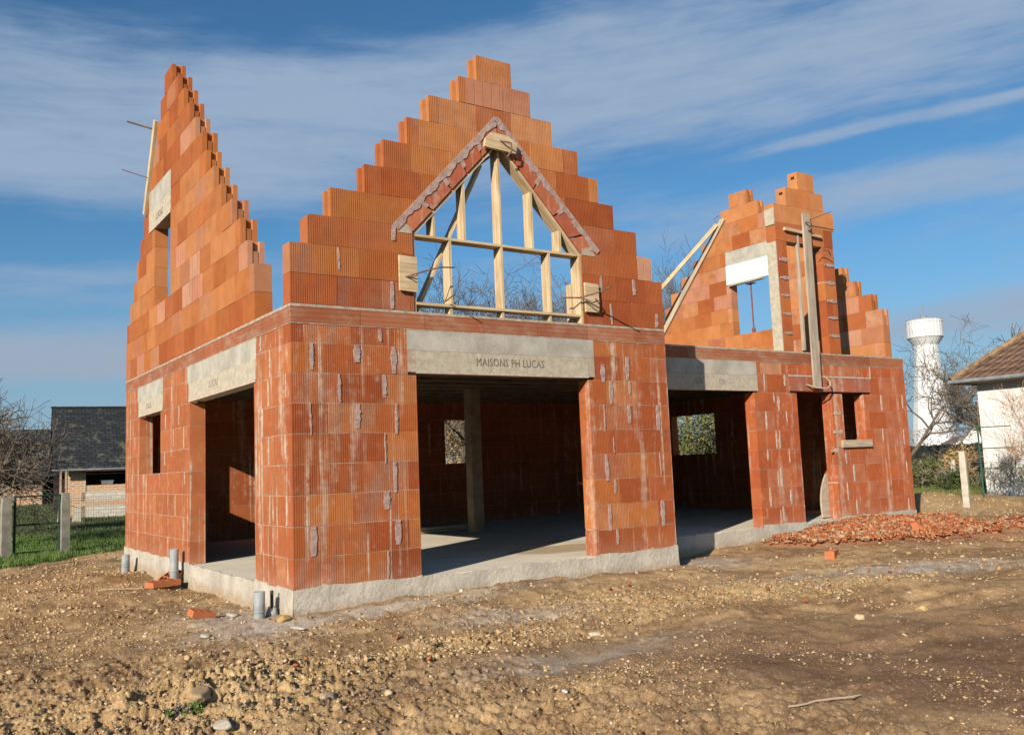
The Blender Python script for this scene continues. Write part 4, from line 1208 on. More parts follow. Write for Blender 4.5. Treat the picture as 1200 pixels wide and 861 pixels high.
# grey drain pipes along the side wall
def pipe(label, x, y, r, h, z0_=-.4):
    t_ = thing('drain_pipe', label, 'pipe', (x, y, z0_), 0, 'grey plastic pipes standing along the side wall')
    mb = MB(); n = 20; v0 = []
    rings = [(r, 0), (r, h * .55), (r * 1.0, h * .56), (r, h), (r - .006, h), (r - .006, h - .15)]
    for (rr, zz) in rings:
        for k in range(n): mb.v.append((rr * math.cos(2 * math.pi * k / n), rr * math.sin(2 * math.pi * k / n), zz))
    for i in range(len(rings) - 1):
        for k in range(n): mb.face([i * n + k, i * n + (k + 1) % n, (i + 1) * n + (k + 1) % n, (i + 1) * n + k])
    mb.build('pipe_tube', M_pvc, t_, True)
    mb = MB(); mb.tube([(0, 0, h * .50), (0, 0, h * .505), (0, 0, h * .545), (0, 0, h * .55)], [r, r + .004, r + .004, r], 20, cap=False); mb.build('socket_ring', M_pvc, t_, True)
    return t_


pipe('front grey pipe standing nearest the corner', -.24, .28, .052, .40)
pipe('tallest grey pipe standing left of the side doorway', -.14, 3.98, .055, .60)
pipe('short grey pipe farthest along the side wall', -.20, 6.75, .06, .37)
cd_ = thing('conduit', 'thin dark conduit with a grey plastic bag around its foot', 'conduit', (-.10, .33, -.35))
mb = MB(); mb.tube([(0, 0, 0), (0, 0, .34)], .016, 10); mb.build('conduit_tube', M_dark, cd_)
v = IV.copy() * (1 + rng.uniform(-.16, .16, (len(IV), 1))) * (.055, .05, .09); v[:, 2] += .10
b_ = np_mesh('plastic_bag', v, IF, M_bag, cd_, np.ones((len(v), 4)))

# ------------------------------------------------------------------ vegetation
def bark_b(c1, c2):
    return speck(c1, c2, 3, 30, .01, .6)


M_bark = mat('bare_bark', rough=.95, build=bark_b((.16, .125, .095), (.30, .25, .19)))
M_bark_d = mat('dark_bark', rough=.95, build=bark_b((.07, .055, .04), (.15, .12, .09)))
M_twig_w = mat('warm_twigs', rough=.95, build=bark_b((.30, .17, .09), (.42, .28, .16)))


def leaf_mat(name, c1, c2, c3):
    def f(t_, b):
        at = t_.nodes.new('ShaderNodeAttribute'); at.attribute_name = 'Col'; sp = t_.nodes.new('ShaderNodeSeparateColor'); t_.links.new(at.outputs['Color'], sp.inputs[0])
        col = mixc(t_, E(t_, sp.outputs[0]), c1, c2); col = mixc(t_, E(t_, sp.outputs[1]).step(.75, .9), col, c3)
        t_.links.new(col, b.inputs['Base Color'])
    m = mat(name, rough=.7, build=f); return m


class Tree:
    def __init__(s, seed): s.r = random.Random(seed); s.seg = {0: [], 1: []}
    def branch(s, p, d, ln, rad, lev, maxlev, kids, droop=.0, curve=.25, minr=.004, upk=.1):
        r = s.r; n = 5 if lev < 2 else (4 if lev < maxlev else 3); pts = [p]; rads = [rad]; q = p; dd = d.copy()
        for i in range(n):
            dd = (dd + Vector((r.gauss(0, curve), r.gauss(0, curve), r.gauss(0, curve * .7) + upk - droop * i / n))).normalized()
            q = q + dd * (ln / n); pts.append(q); rads.append(max(minr, rad * (1 - .72 * (i + 1) / n)))
        s.seg[0 if lev == 0 else 1].append((pts, rads, 7 if lev == 0 else (5 if lev == 1 else 3)))
        if lev >= maxlev: return
        for k in range(kids[lev]):
            t_ = r.uniform(.3, 1.0) if lev else r.uniform(.35, 1.0); i = min(n - 1, int(t_ * n)); f = t_ * n - i
            pp = pts[i].lerp(pts[i + 1], min(1, f)); base = (pts[i + 1] - pts[i]).normalized()
            side = base.orthogonal().normalized(); side.rotate(Matrix.Rotation(r.uniform(0, 6.283), 3, base))
            nd = (base * r.uniform(.45, .9) + side * r.uniform(.6, 1.0)).normalized()
            s.branch(pp, nd, ln * r.uniform(.42, .72), max(minr, rads[i] * r.uniform(.45, .7)), lev + 1, maxlev, kids, droop, curve, minr, upk)
    def mesh(s, key):
        mb = MB()
        for pts, rads, n in s.seg[key]: mb.tube(pts, rads, n, cap=False)
        return mb


def bare_tree(name, label, x, y, h, seed, m=None, kids=(7, 6, 6, 5), group=None, rad=.13, minr=.006, spread=.25, droop=0, maxlev=4, z=None, cat='tree', lean=(0, 0), tl=.55):
    t_ = thing(name, label, cat, (x, y, (float(gz(x, y)) if z is None else z) - .05), 0, group)
    T_ = Tree(seed); T_.branch(Vector((0, 0, 0)), Vector((lean[0], lean[1], 1)).normalized(), h * tl, rad, 0, maxlev, kids, droop, spread, minr)
    T_.mesh(0).build('trunk', m or M_bark, t_); T_.mesh(1).build('crown', m or M_bark, t_)
    return t_


def copy_tree(o, loc, rz, sc, label):
    c_ = o.copy(); C.objects.link(c_); c_.location = loc; c_.rotation_euler = (0, 0, rz); c_.scale = sc
    c_['label'] = label
    for ch in o.children: k = ch.copy(); C.objects.link(k); k.parent = c_
    return c_


def leaves(n, fn, size, m, name, parent=None, asp=.5, up=.0):
    P_ = fn(n); n = len(P_)
    d = rng.normal(size=(n, 3)); d[:, 2] += up; d /= np.linalg.norm(d, axis=1)[:, None]
    e = rng.normal(size=(n, 3)); e -= d * (e * d).sum(1)[:, None]; e /= np.linalg.norm(e, axis=1)[:, None]
    s = size * rng.uniform(.6, 1.3, n)[:, None]
    v = np.stack([P_ - d * s, P_ + e * s * asp, P_ + d * s, P_ - e * s * asp], 1).reshape(-1, 3)
    f = np.arange(n * 4).reshape(n, 4)
    c_ = np.repeat(np.stack([rng.uniform(size=n), rng.uniform(size=n), rng.uniform(size=n), np.ones(n)], 1), 4, axis=0)
    return np_mesh(name, v, f, m, parent, c_)


# bare trees standing behind the house (seen through the triangle and beside the right gable)
tA = bare_tree('bare_tree', 'bare tree seen through the right half of the triangular window', 14.8, 14.2, 8.2, 11, M_bark_d, group='bare trees behind the house', minr=.006, kids=(10, 8, 6, 4), spread=.2)
g0 = -.3
for (x, y, rz, sc, lab) in ((11.6, 16.4, 1.2, .98, 'bare tree seen through the left half of the triangular window'), (13.4, 16.8, 2.4, 1.02, 'bare tree rising behind the middle stud of the triangular window'),
    (18.3, 13.6, 4.1, 1.02, 'tall bare tree between the middle gable and the raking boards'), (12.6, 14.4, 5.2, .85, 'low bare tree behind the foot of the triangular window'), (18.4, 14.9, 2.9, .9, 'second bare tree between the middle gable and the raking boards, farther back')):
    copy_tree(tA, (x, y, g0), rz, (sc * (.62 if x > 18 else 1), sc * (.62 if x > 18 else 1), sc * (1.12 if x > 18 else 1)), lab)
tB = bare_tree('bare_tree', 'big crooked bare tree right of the house before the white tower', 27.6, 12.1, 7.2, 23, M_bark_d, minr=.007, kids=(7, 6, 4, 3), spread=.34, rad=.11, lean=(.15, -.1))
copy_tree(tB, (34, 17.4, g0), 2.0, (1.1, 1.1, .95), 'bare tree farther back, left of the white tower')
tC = bare_tree('bare_tree', 'far bare tree beside the small white gable right of the tower', 58, 24.5, 9.5, 31, M_bark_d, minr=.02, kids=(7, 7, 6, 4), rad=.25)
copy_tree(tC, (63, 23.5, g0), 2.2, (.85, .85, .8), 'lower far bare tree by the roof of the white house')
# left: spreading tree drooping over the dark roof
tD = bare_tree('bare_tree', 'spreading bare tree at the left edge with twigs over the dark roof', -2.35, 15.2, 5.6, 41, M_bark_d, minr=.006, kids=(12, 9, 6, 4), spread=.22, droop=.06, rad=.16, lean=(.12, 0), tl=.5)
tE = bare_tree('bare_tree', 'low drooping tree with brownish twigs before the far brick shed', -1.4, 20.5, 4.0, 47, M_bark, minr=.008, kids=(12, 9, 6, 4), spread=.25, droop=.5, rad=.12)
# shrub before the white house
sh_ = bare_tree('bare_shrub', 'bare reddish shrub in front of the white house', 20.3, 2.9, 3.1, 53, M_twig_w, minr=.004, kids=(10, 6, 5, 3), spread=.16, rad=.035, cat='shrub', tl=.5)
T_ = Tree(54)
for k in range(5): T_.branch(Vector((random.uniform(-.25, .25), random.uniform(-.25, .25), 0)), Vector((random.gauss(0, .45), random.gauss(0, .45), 1)).normalized(), random.uniform(1.6, 2.9), .016, 1, 3, (0, 6, 4), 0, .1, .0035)
T_.mesh(1).build('branches', M_twig_w, sh_)
s2_ = bare_tree('bare_shrub', 'low tangle of twigs at the foot of the white house wall', 20.9, 4.3, 1.3, 57, M_bark_d, minr=.004, kids=(10, 7, 4), spread=.3, rad=.015, cat='shrub', maxlev=3)
for k, (x, y, sc) in enumerate(((20.8, 3.5, 1.1),)):
    copy_tree(s2_, (x, y, float(gz(x, y))), 1 + k, (sc, sc, sc), 'second twig tangle at the foot of the white wall, nearer the picture edge')

# hedge outside the right gable window, dry thicket behind the back window
M_leaf1 = leaf_mat('laurel_leaf', (.06, .09, .02), (.17, .17, .04), (.30, .20, .05))
M_leaf2 = leaf_mat('dark_evergreen_leaf', (.03, .055, .02), (.07, .10, .03), (.12, .10, .04))
M_leaf3 = leaf_mat('dry_leaf', (.36, .24, .10), (.50, .37, .17), (.22, .13, .05))
M_leaf4 = leaf_mat('bramble_leaf', (.05, .075, .025), (.11, .13, .045), (.17, .12, .06))


def blob(cx_, cy_, zb, rx, ry, h, lumps=14, seed=1):
    r = np.random.default_rng(seed); c_ = np.stack([r.uniform(-.75, .75, lumps) * rx + cx_, r.uniform(-.6, .6, lumps) * ry + cy_, zb + r.uniform(.15, .8, lumps) * h], 1); rr = r.uniform(.3, .5, lumps) * min(rx, ry, h)
    def fn(n):
        k = r.integers(0, lumps, n); d = r.normal(size=(n, 3)); d /= np.linalg.norm(d, axis=1)[:, None]; rad_ = rr[k] * (r.uniform(.35, 1, n)) ** .5 * (1 + .25 * r.normal(size=n))
        P_ = c_[k] + d * rad_[:, None] * (1, 1, 1.15); P_[:, 2] = np.maximum(P_[:, 2], zb + .02); return P_
    return fn


def bush(name, label, x, y, rx, ry, h, n, size, m, seed, cat='bush', stemm=None, lumps=14, group=None):
    z = float(gz(x, y)); t_ = thing(name, label, cat, (x, y, z), 0, group)
    leaves(n, blob(0, 0, 0, rx, ry, h, lumps, seed), size, m, 'foliage', t_)
    T_ = Tree(seed)
    for k in range(8): T_.branch(Vector((random.uniform(-.6, .6) * rx, random.uniform(-.6, .6) * ry, 0)), Vector((random.gauss(0, .3), random.gauss(0, .3), 1)).normalized(), h * random.uniform(.6, 1.0), .02, 1, 3, (0, 5, 4), 0, .18, .005)
    T_.mesh(1).build('stems', stemm or M_bark, t_); return t_


bush('hedge', 'sunlit green and yellow hedge seen through the right ground-floor openings', 18.2, 10.2, 2.4, 2.8, 4.2, 60000, .042, M_leaf1, 61, 'hedge', lumps=30)
bush('dry_thicket', 'dry pale thicket seen through the small back window', 11.2, 17.2, 2.6, 1.6, 3.9, 11000, .05, M_leaf3, 62, 'thicket', M_twig_w, lumps=22)
bush('bramble', 'tangled dark bramble beside the right end of the house', 19.6, 7.9, 1.6, 1.0, 1.15, 6500, .045, M_leaf4, 63, 'bramble')
bush('bramble', 'low green bramble in front of the dark fence, left of the nearer concrete post', 25.5, 9.6, 2.2, 1.2, 1.0, 6500, .05, M_leaf4, 64, 'bramble')
bush('evergreen_bush', 'dark evergreen ball caught in the branches near the tower', 29.5, 13.0, .5, .5, 2.6, 1500, .06, M_leaf2, 65, lumps=4)
bush('dry_bush', 'rust-brown dry bush between the concrete posts and the white house', 30.5, 10.9, .75, .7, 1.55, 5000, .045, M_leaf3, 66, stemm=M_twig_w)
bush('low_bush', 'dark green low bush at the corner of the white house', 24.4, 7.3, .8, .6, .75, 3500, .04, M_leaf2, 67)
bush('weed_clump', 'small clump of green weeds in the stony foreground', *px(215, 838), .16, .08, .05, 2600, .011, leaf_mat('weed_leaf', (.07, .12, .02), (.14, .20, .04), (.22, .20, .08)), 68, 'weeds', lumps=14)

# ------------------------------------------------------------------ grass
M_grass = leaf_mat('grass_blade', (.05, .12, .018), (.12, .19, .04), (.20, .20, .08))
M_lawn = leaf_mat('lawn_blade', (.04, .065, .022), (.08, .10, .04), (.15, .14, .07))


def blades(n, xr, yr, hmin, hmax, name, label, m, cond=None, wd=.006):
    x = rng.uniform(*xr, n); y = rng.uniform(*yr, n); k = (grass_w(x, y) > rng.uniform(.3, .8, n)) & ~keep_out(x, y)
    if cond is not None: k &= cond(x, y)
    x, y = x[k], y[k]; n = len(x); z = gz(x, y); h = rng.uniform(hmin, hmax, n) * (.5 + fbm(x * 1.5, y * 1.5, 2, 66)); a = rng.uniform(0, 6.283, n); lx, ly = rng.normal(0, .4, n) * h, rng.normal(0, .4, n) * h
    w_ = wd * rng.uniform(.7, 1.6, n)
    v = np.stack([np.stack([x - np.cos(a) * w_, y - np.sin(a) * w_, z - .01], 1), np.stack([x + np.cos(a) * w_, y + np.sin(a) * w_, z - .01], 1), np.stack([x + lx, y + ly, z + h], 1)], 1).reshape(-1, 3)
    c_ = np.repeat(np.stack([rng.uniform(size=n), rng.uniform(size=n) * .93, rng.uniform(size=n), np.ones(n)], 1), 3, axis=0)
    o = np_mesh(name, v, np.arange(n * 3).reshape(n, 3), m, None, c_); return tag(o, label, 'grass', kind='stuff')


blades(70000, (-6, 3.5), (8.2, 19), .04, .12, 'grass', 'bright green grass along the earth edge at the left', M_grass, wd=.007)
blades(60000, (-6, 14), (19, 40), .05, .10, 'grass', 'mown lawn beyond the wire fence at the left', M_lawn, wd=.012)
blades(60000, (13, 31), (5.2, 14), .06, .26, 'grass', 'rough olive grass at the right between the house and the fence', leaf_mat('olive_grass', (.07, .10, .025), (.15, .16, .05), (.30, .22, .09)), wd=.008)

# ------------------------------------------------------------------ left: fence, gate, brick sheds
M_post = mat('concrete_post', rough=.95, build=speck((.34, .31, .25), (.52, .48, .40), 5, 60, .005, .6, (.20, .19, .12)))
M_gate = mat('dark_green_gate', rough=.5, build=speck((.012, .03, .022), (.03, .06, .045), 5, 40, .001))
M_green = mat('green_fence_paint', rough=.5, build=speck((.02, .07, .045), (.04, .11, .07), 5, 40, .001))


def post(label, x, y, w_, h, rz=0, tilt=(0, 0), m=M_post, group=None):
    z = float(gz(x, y)); mb = MB(); o2 = []
    n = 6
    for i in range(n + 1):
        zz = -.2 + (h + .2) * i / n; ww = w_ / 2 * (1 if i < n else .82)
        for (a, b) in ((-1, -1), (1, -1), (1, 1), (-1, 1)): mb.v.append((a * ww + random.uniform(-.003, .003), b * ww + random.uniform(-.003, .003), zz))
    for i in range(n):
        for k in range(4): mb.face([i * 4 + k, i * 4 + (k + 1) % 4, i * 4 + 4 + (k + 1) % 4, i * 4 + 4 + k])
    mb.face([n * 4 + k for k in range(4)])
    o = mb.build('fence_post', m); o.location = (x, y, z); o.rotation_euler = (tilt[0], tilt[1], rz); return tag(o, label, 'post', group)


def mesh_fence(name, label, a, b, h, cell, r_, m, zb=.03, cat='fence', n_h=None):
    a = Vector(a); b = Vector(b); ln = (b - a).length; t_ = thing(name, label, cat, (a.x, a.y, float(gz(a.x, a.y))), math.atan2(b.y - a.y, b.x - a.x))
    mb = MB(); k = 0
    while k * cell < ln: mb.tube([(k * cell, 0, zb), (k * cell, 0, h)], r_, 3, cap=False); k += 1
    z = zb
    while z <= h + .001: mb.tube([(0, .002, z), (ln, .002, z)], r_, 3, cap=False); z += cell
    o = mb.build('wire_mesh', m, t_); 
    mb = MB(); mb.tube([(0, 0, h), (ln, 0, h)], r_ * 2.2, 4); mb.build('top_wire', m, t_)
    return t_


def gp(u, v, d):      # survey helper: point at horizontal distance d along a sight line
    q = FW + RT * ((u - 600) / 1049.54) - UP * ((v - 430.5) / 1049.54); q = q / math.hypot(q.x, q.y); return CAM + q * d


M_post_d = mat('weathered_dim_concrete', rough=.95, build=speck((.16, .15, .12), (.30, .28, .23), 5, 60, .005, .6, (.10, .10, .07)))  # weathered concrete, darkened further to imitate the shadowed left background
q = gp(76, 600, 20.6); post('tall grey concrete gate post at the left', q.x, q.y, .16, 1.22, .15, m=M_post_d)
q2 = gp(7, 600, 20.2); post('grey concrete post at the left picture edge, across the gate from the taller one', q2.x, q2.y, .17, 1.16, .15, m=M_post_d)
gA, gB = gp(16, 600, 20.4), gp(71, 600, 20.6)
gt = thing('garden_gate', 'dark metal-framed wire gate between two concrete posts', 'gate', (gA.x, gA.y, float(gz(gA.x, gA.y))), math.atan2(gB.y - gA.y, gB.x - gA.x)); gl = math.hypot(gB.x - gA.x, gB.y - gA.y)
mb = MB()
for z in (.08, .62, 1.18): mb.tube([(.02, 0, z), (gl - .02, 0, z)], .016, 6)
for x in (.02, gl - .02): mb.tube([(x, 0, .02), (x, 0, 1.2)], .024, 6)
mb.build('gate_frame', M_gate, gt)
mb = MB()
for k in range(1, int(gl / .055)): mb.tube([(k * .055, 0, .09), (k * .055, 0, 1.17)], .0016, 3, cap=False)
for k in range(1, 20): mb.tube([(.03, 0, .09 + k * .055), (gl - .03, 0, .09 + k * .055)], .0016, 3, cap=False)
mb.build('wire_mesh', M_dark, gt)
a = gp(78, 600, 20.6); b = gp(185, 600, 19.2); mesh_fence('wire_fence', 'wire mesh fence running from the tall gate post towards the house', (a.x, a.y, 0), (b.x, b.y, 0), 1.1, .06, .0016, M_dark)
a = gp(-60, 600, 20.2); b = gp(2, 600, 20.3); mesh_fence('wire_fence', 'wire mesh fence leaving the left picture edge', (a.x, a.y, 0), (b.x, b.y, 0), 1.1, .06, .0016, M_dark)


def brickwork(c1, c2, mort, sc, patch=None):
    def f(t_, b):
        co, x, y, z = objco(t_)
        br = t_.nodes.new('ShaderNodeTexBrick'); br.inputs['Scale'].default_value = 1; br.inputs['Brick Width'].default_value = .23 * sc; br.inputs['Row Height'].default_value = .075 * sc; br.inputs['Mortar Size'].default_value = .012 * sc
        br.inputs['Color1'].default_value = (*c1, 1); br.inputs['Color2'].default_value = (*c2, 1); br.inputs['Mortar'].default_value = (*mort, 1)
        t_.links.new(comb(t_, x, z, 0.0), br.inputs['Vector'])
        n_ = noise(t_, co, 8, 4, .7)
        t_.links.new(mixc(t_, n_.step(.35, .75) * .5, br.outputs['Color'], mort), b.inputs['Base Color']); bump(t_, b, E(t_, br.outputs['Fac']) * -1 + n_ * .5, .01, .6)
    return f


M_oldbrick = mat('old_brickwork', rough=.9, build=brickwork((.44, .19, .09), (.54, .29, .14), (.52, .45, .34), 1.15))
M_rubblest = mat('white_stonework', rough=.9, build=brickwork((.64, .60, .52), (.48, .43, .36), (.42, .38, .31), 1.7))


def slate_b(t_, b):
    co, x, y, z = objco(t_)
    br = t_.nodes.new('ShaderNodeTexBrick'); br.inputs['Scale'].default_value = 1; br.inputs['Brick Width'].default_value = .26; br.inputs['Row Height'].default_value = .13; br.inputs['Mortar Size'].default_value = .012
    br.inputs['Color1'].default_value = (.020, .023, .027, 1); br.inputs['Color2'].default_value = (.042, .046, .050, 1); br.inputs['Mortar'].default_value = (.008, .008, .009, 1)
    t_.links.new(comb(t_, x, z * 1.3, 0.0), br.inputs['Vector'])
    n_ = noise(t_, co, 1.5, 6, .75); n2 = noise(t_, co, 5, 5, .75)
    k = (n_ * .6 + n2 * .4 + z.step(2.4, .2) * .10)  .step(.545, .60)
    t_.links.new(mixc(t_, k * .8, br.outputs['Color'], (.12, .12, .075)), b.inputs['Base Color']); bump(t_, b, E(t_, br.outputs['Fac']) * -1, .012, .7)


M_slate = mat('mossy_slate', rough=.75, build=slate_b)
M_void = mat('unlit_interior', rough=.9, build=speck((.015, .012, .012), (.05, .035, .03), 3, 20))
M_timber = mat('old_timber', rough=.9, build=speck((.24, .17, .11), (.38, .29, .20), 3, 30))
M_zinc = mat('zinc', rough=.55, build=speck((.14, .15, .16), (.24, .25, .26), 4, 40, .001))

# brick shed with slate roof; local x runs to the right in the photo, local y away from the camera
c0 = gp(61, 603, 36.0); ang = -.10
shd = thing('slate_shed', 'open brick and stone shed under a mossy slate roof', 'shed', (c0.x, c0.y, float(gz(c0.x, c0.y))), ang)
mpp = .0310
def sx_l(u): return (u - 61) * .0275
zz = lambda v: (603 - v) * mpp + 0
mb = MB(); mb.box(sx_l(80), .6, -.3, sx_l(101), .95, zz(547)); mb.build('brick_pier', M_oldbrick, shd)
mb = MB(); mb.box(sx_l(101) + .002, .62, zz(573), 9, .93, zz(565)); mb.box(sx_l(96), .602, zz(589), 9, .93, zz(584)) ; mb.build('brick_band', M_oldbrick, shd)
mb = MB(); mb.box(sx_l(96), .60, zz(584) + .002, 9, .92, zz(573) - .002); mb.box(sx_l(96), .60, -.3, 9, .92, zz(589) - .002); mb.build('stone_band', M_rubblest, shd)
mb = MB(); mb.box(sx_l(70), .9, zz(585), sx_l(72.5), 1.0, zz(546)); mb.build('timber_post', M_timber, shd)
mb = MB(); mb.box(sx_l(76.5), .9, zz(600), sx_l(79), 1.0, zz(546)); mb.build('timber_post', M_timber, shd)
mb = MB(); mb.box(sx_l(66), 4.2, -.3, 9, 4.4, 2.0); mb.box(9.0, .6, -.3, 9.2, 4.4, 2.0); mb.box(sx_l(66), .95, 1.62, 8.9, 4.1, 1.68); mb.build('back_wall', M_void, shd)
mb = MB(); zr = (603 - 545) * mpp; ev = .15
for (za, zb_, ya, yb) in ((zr, 4.22, ev, 3.0),):
    nrow = 22
    for k in range(nrow):
        t0_, t1_ = k / nrow, (k + 1) / nrow
        ya_, yb_ = ya + (yb - ya) * t0_, ya + (yb - ya) * t1_; z0_, z1_ = za + (zb_ - za) * t0_, za + (zb_ - za) * t1_
        mb.prism([(0, ya_, z0_ + .012), (9.3, ya_, z0_ + .012), (9.3, yb_ + .02, z1_ + .004), (0, yb_ + .02, z1_ + .004)][::1], [(0, ya_, z0_ - .03), (9.3, ya_, z0_ - .03), (9.3, yb_ + .02, z1_ - .04), (0, yb_ + .02, z1_ - .04)])
    mb.prism([(0, 3.01, 4.22), (9.3, 3.01, 4.22), (9.3, 5.9, zr), (0, 5.9, zr)], [(0, 3.01, 4.16), (9.3, 3.01, 4.16), (9.3, 5.9, zr - .06), (0, 5.9, zr - .06)])
rf = mb.build('roof', M_slate, shd); mb = MB(); mb.box(-.03, 2.93, 4.20, 9.33, 3.08, 4.26); mb.build('ridge', M_slate, rf)
mb = MB(); mb.tube([(-.05, ev - .04, zr - .05), (9.3, ev - .04, zr - .05)], .04, 8); mb.build('gutter', M_zinc, rf)
wn = MB(); wn.box(sx_l(101), .93, zz(566), 9, 1.0, zz(564.9)); wn.build('window_ledge', M_timber, shd)
mb = MB()
# trough as a tapered tub with a rim
b_ = [(sx_l(121), .66), (sx_l(134), .66), (sx_l(134), .86), (sx_l(121), .86)]; z1_ = zz(565)
mb.prism([(x, y, z1_) for x, y in b_][::-1], [(x + (-.04 if x < sx_l(125) else .04), y + (-.03 if y < .7 else .03), z1_ + .17) for x, y in b_][::-1])
o = mb.build('trough', M_zinc); o.location = shd.location; o.rotation_euler = shd.rotation_euler; o.location.z += .01; tag(o, 'small pale metal trough on the window ledge of the slate shed', 'trough')
for k, (u, v, s_) in enumerate(((67, 596, 1.0), (84, 597, 1.25))):
    q = gp(u, v, 34.5); t__ = MB(); hh = .52 * s_; mb = MB(); mb.prism([(0, 0, 0), (.3, 0, 0), (.3, .1, 0), (0, .1, 0)][::-1], [(.05, .02, hh), (.22, .02, hh), (.22, .09, hh), (.05, .09, hh)][::-1]); o = mb.build('leaning_slab', M_post)
    o.location = (q.x, q.y, float(gz(q.x, q.y))); o.rotation_euler = (0, .12 * (1 if k else -.2), ang); tag(o, ('small grey slab standing left of the brick pier', 'grey slab leaning at the foot of the brick pier')[k], 'slab')

# farther long brick shed with a dark roof
c1 = gp(-70, 590, 46.0); far = thing('brick_shed', 'long low brick shed with a dark roof at the far left', 'shed', (c1.x, c1.y, float(gz(c1.x, c1.y))), ang); mp = .035
X = lambda u: (u + 70) * mp
mb = MB(); mb.box(0, .5, -.6, X(41), .8, 1.45); mb.build('wall', M_oldbrick, far)
mb = MB(); mb.box(X(67), .5, -.6, X(120), .8, 1.45); mb.build('wall', M_oldbrick, far)
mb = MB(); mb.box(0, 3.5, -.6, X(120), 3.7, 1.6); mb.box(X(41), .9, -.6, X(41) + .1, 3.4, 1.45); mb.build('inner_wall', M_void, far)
mb = MB(); mb.prism([(0, 0, 1.35), (X(120), 0, 1.35), (X(120), 2.7, 3.55), (0, 2.7, 3.55)], [(0, 0, 1.27), (X(120), 0, 1.27), (X(120), 2.7, 3.47), (0, 2.7, 3.47)]); mb.prism([(0, 2.71, 3.55), (X(120), 2.71, 3.55), (X(120), 5, 1.5), (0, 5, 1.5)], [(0, 2.71, 3.47), (X(120), 2.71, 3.47), (X(120), 5, 1.4), (0, 5, 1.4)])
mb.build('roof', M_slate, far)

# ------------------------------------------------------------------ right: white house, tower, posts
def render_b(t_, b):
    co, x, y, z = objco(t_); n1 = noise(t_, comb(t_, x * 1.5, y * 1.5, z * .6), 1.0, 5, .65); n2 = noise(t_, co, 30, 4, .7)
    col = mixc(t_, n1.step(.35, .7), (.66, .65, .63), (.52, .51, .49)); col = mixc(t_, z.step(.5, .0) * n2.step(.4, .6) * .5, col, (.45, .36, .28)); t_.links.new(col, b.inputs['Base Color']); bump(t_, b, n2, .004, .5)


M_render = mat('white_render', rough=.9, build=render_b)


def tile_b(t_, b):
    co, x, y, z = objco(t_)
    r_ = (z * (2 * math.pi / .19)).op('SINE'); c_ = ((x + y) * (2 * math.pi / .24)).op('SINE'); n1 = noise(t_, co, 3, 5, .7); n2 = noise(t_, co, 14, 4, .7)
    col = mixc(t_, (n1 * .5 + n2 * .5).step(.35, .65), (.085, .048, .034), (.21, .125, .085)); col = mixc(t_, r_.step(-.95, -.75) * -.6 + .6, col, (.03, .018, .014)); t_.links.new(col, b.inputs['Base Color']); bump(t_, b, r_ + c_ * .7, .03, .8)


M_tile = mat('brown_roof_tile', rough=.85, build=tile_b)
wx, wy = 22.35, 5.30; wz = -.32
wh = thing('white_house', 'white rendered house with a brown hipped tile roof at the right edge', 'house', (wx, wy, wz))
mb = MB(); mb.box(0, -11, -.3, 9, 0, 3.36); mb.build('wall', M_render, wh)
e0, ez, ov = .45, 3.34, .50
mb = MB(); A_ = (-e0, ov, ez); B_ = (9 + e0, ov, ez); C_ = (9 + e0, -11 - ov, ez); D_ = (-e0, -11 - ov, ez); rh = 4.1
R1 = (4.5, -4.4, ez + rh); R2 = (4.5, -6.6, ez + rh)
for f in ((A_, D_, R2, R1), (B_, A_, R1), (C_, B_, R1, R2), (D_, C_, R2)):
    o_ = len(mb.v); mb.v += list(f); mb.face(list(range(o_, o_ + len(f))))
rf = mb.build('roof', M_tile, wh)
mb = MB(); mb.box(-e0 + .01, -11 - ov + .01, ez - .10, 9 + e0 - .01, ov - .01, ez - .008); mb.build('soffit', M_timber, rf)
mb = MB(); mb.tube([(-e0 - .05, ov, ez - .03), (-e0 - .05, -11 - ov, ez - .03)], .06, 8); mb.tube([(-e0, ov + .05, ez - .03), (9 + e0, ov + .05, ez - .03)], .06, 8); mb.build('gutter', M_zinc, rf)
def hipcap(a, b, n=26):
    mb = MB(); a = Vector(a); b = Vector(b)
    for k in range(n):
        p0, p1 = a.lerp(b, k / n), a.lerp(b, (k + 1.12) / n); mb.tube([p0 + Vector((0, 0, .03)), p1 + Vector((0, 0, .05))], [.10, .085], 8)
    return mb
M_cap = mat('lichened_hip_tile', rough=.9, build=speck((.12, .07, .045), (.30, .21, .12), 5, 30))
hipcap(A_, R1).build('hip_tiles', M_cap, rf); hipcap(R1, R2, 10).build('ridge_tiles', M_cap, rf)

# posts
for (u, v, d, w_, h, lab) in ((1132.5, 582, 22.5, .135, 1.20, 'nearest pale concrete fence post left of the white house'), (1118, 551, 34, .15, .95, 'second concrete post farther back, thinner in the picture'), (1079, 550, 36, .15, .95, 'third concrete post hidden among the brambles')):
    q = gp(u, v, d); post(lab, q.x, q.y, w_, h + .05, .3, (0, -.02))
q = gp(1151, 560, 24.0); gf = thing('green_fence', 'green metal fence post with rails at the corner of the white house', 'fence', (q.x, q.y, -.35), -1.25)
mb = MB(); mb.tube([(0, 0, 0), (0, 0, 1.95)], .022, 6); mb.build('fence_pole', M_green, gf)
for z in (.95, 1.42, 1.92): mb = MB(); mb.tube([(-.5 if z > 1.9 else 0, 0, z), (.7 if z > 1 else 3.0, 0, z)], .012, 6); mb.build('rail', M_green, gf)
mb = MB()
for k in range(1, 60): mb.tube([(k * .06, 0, .1), (k * .06, 0, .95)], .0025, 3, cap=False)
mb.build('wire_mesh', M_green, gf)
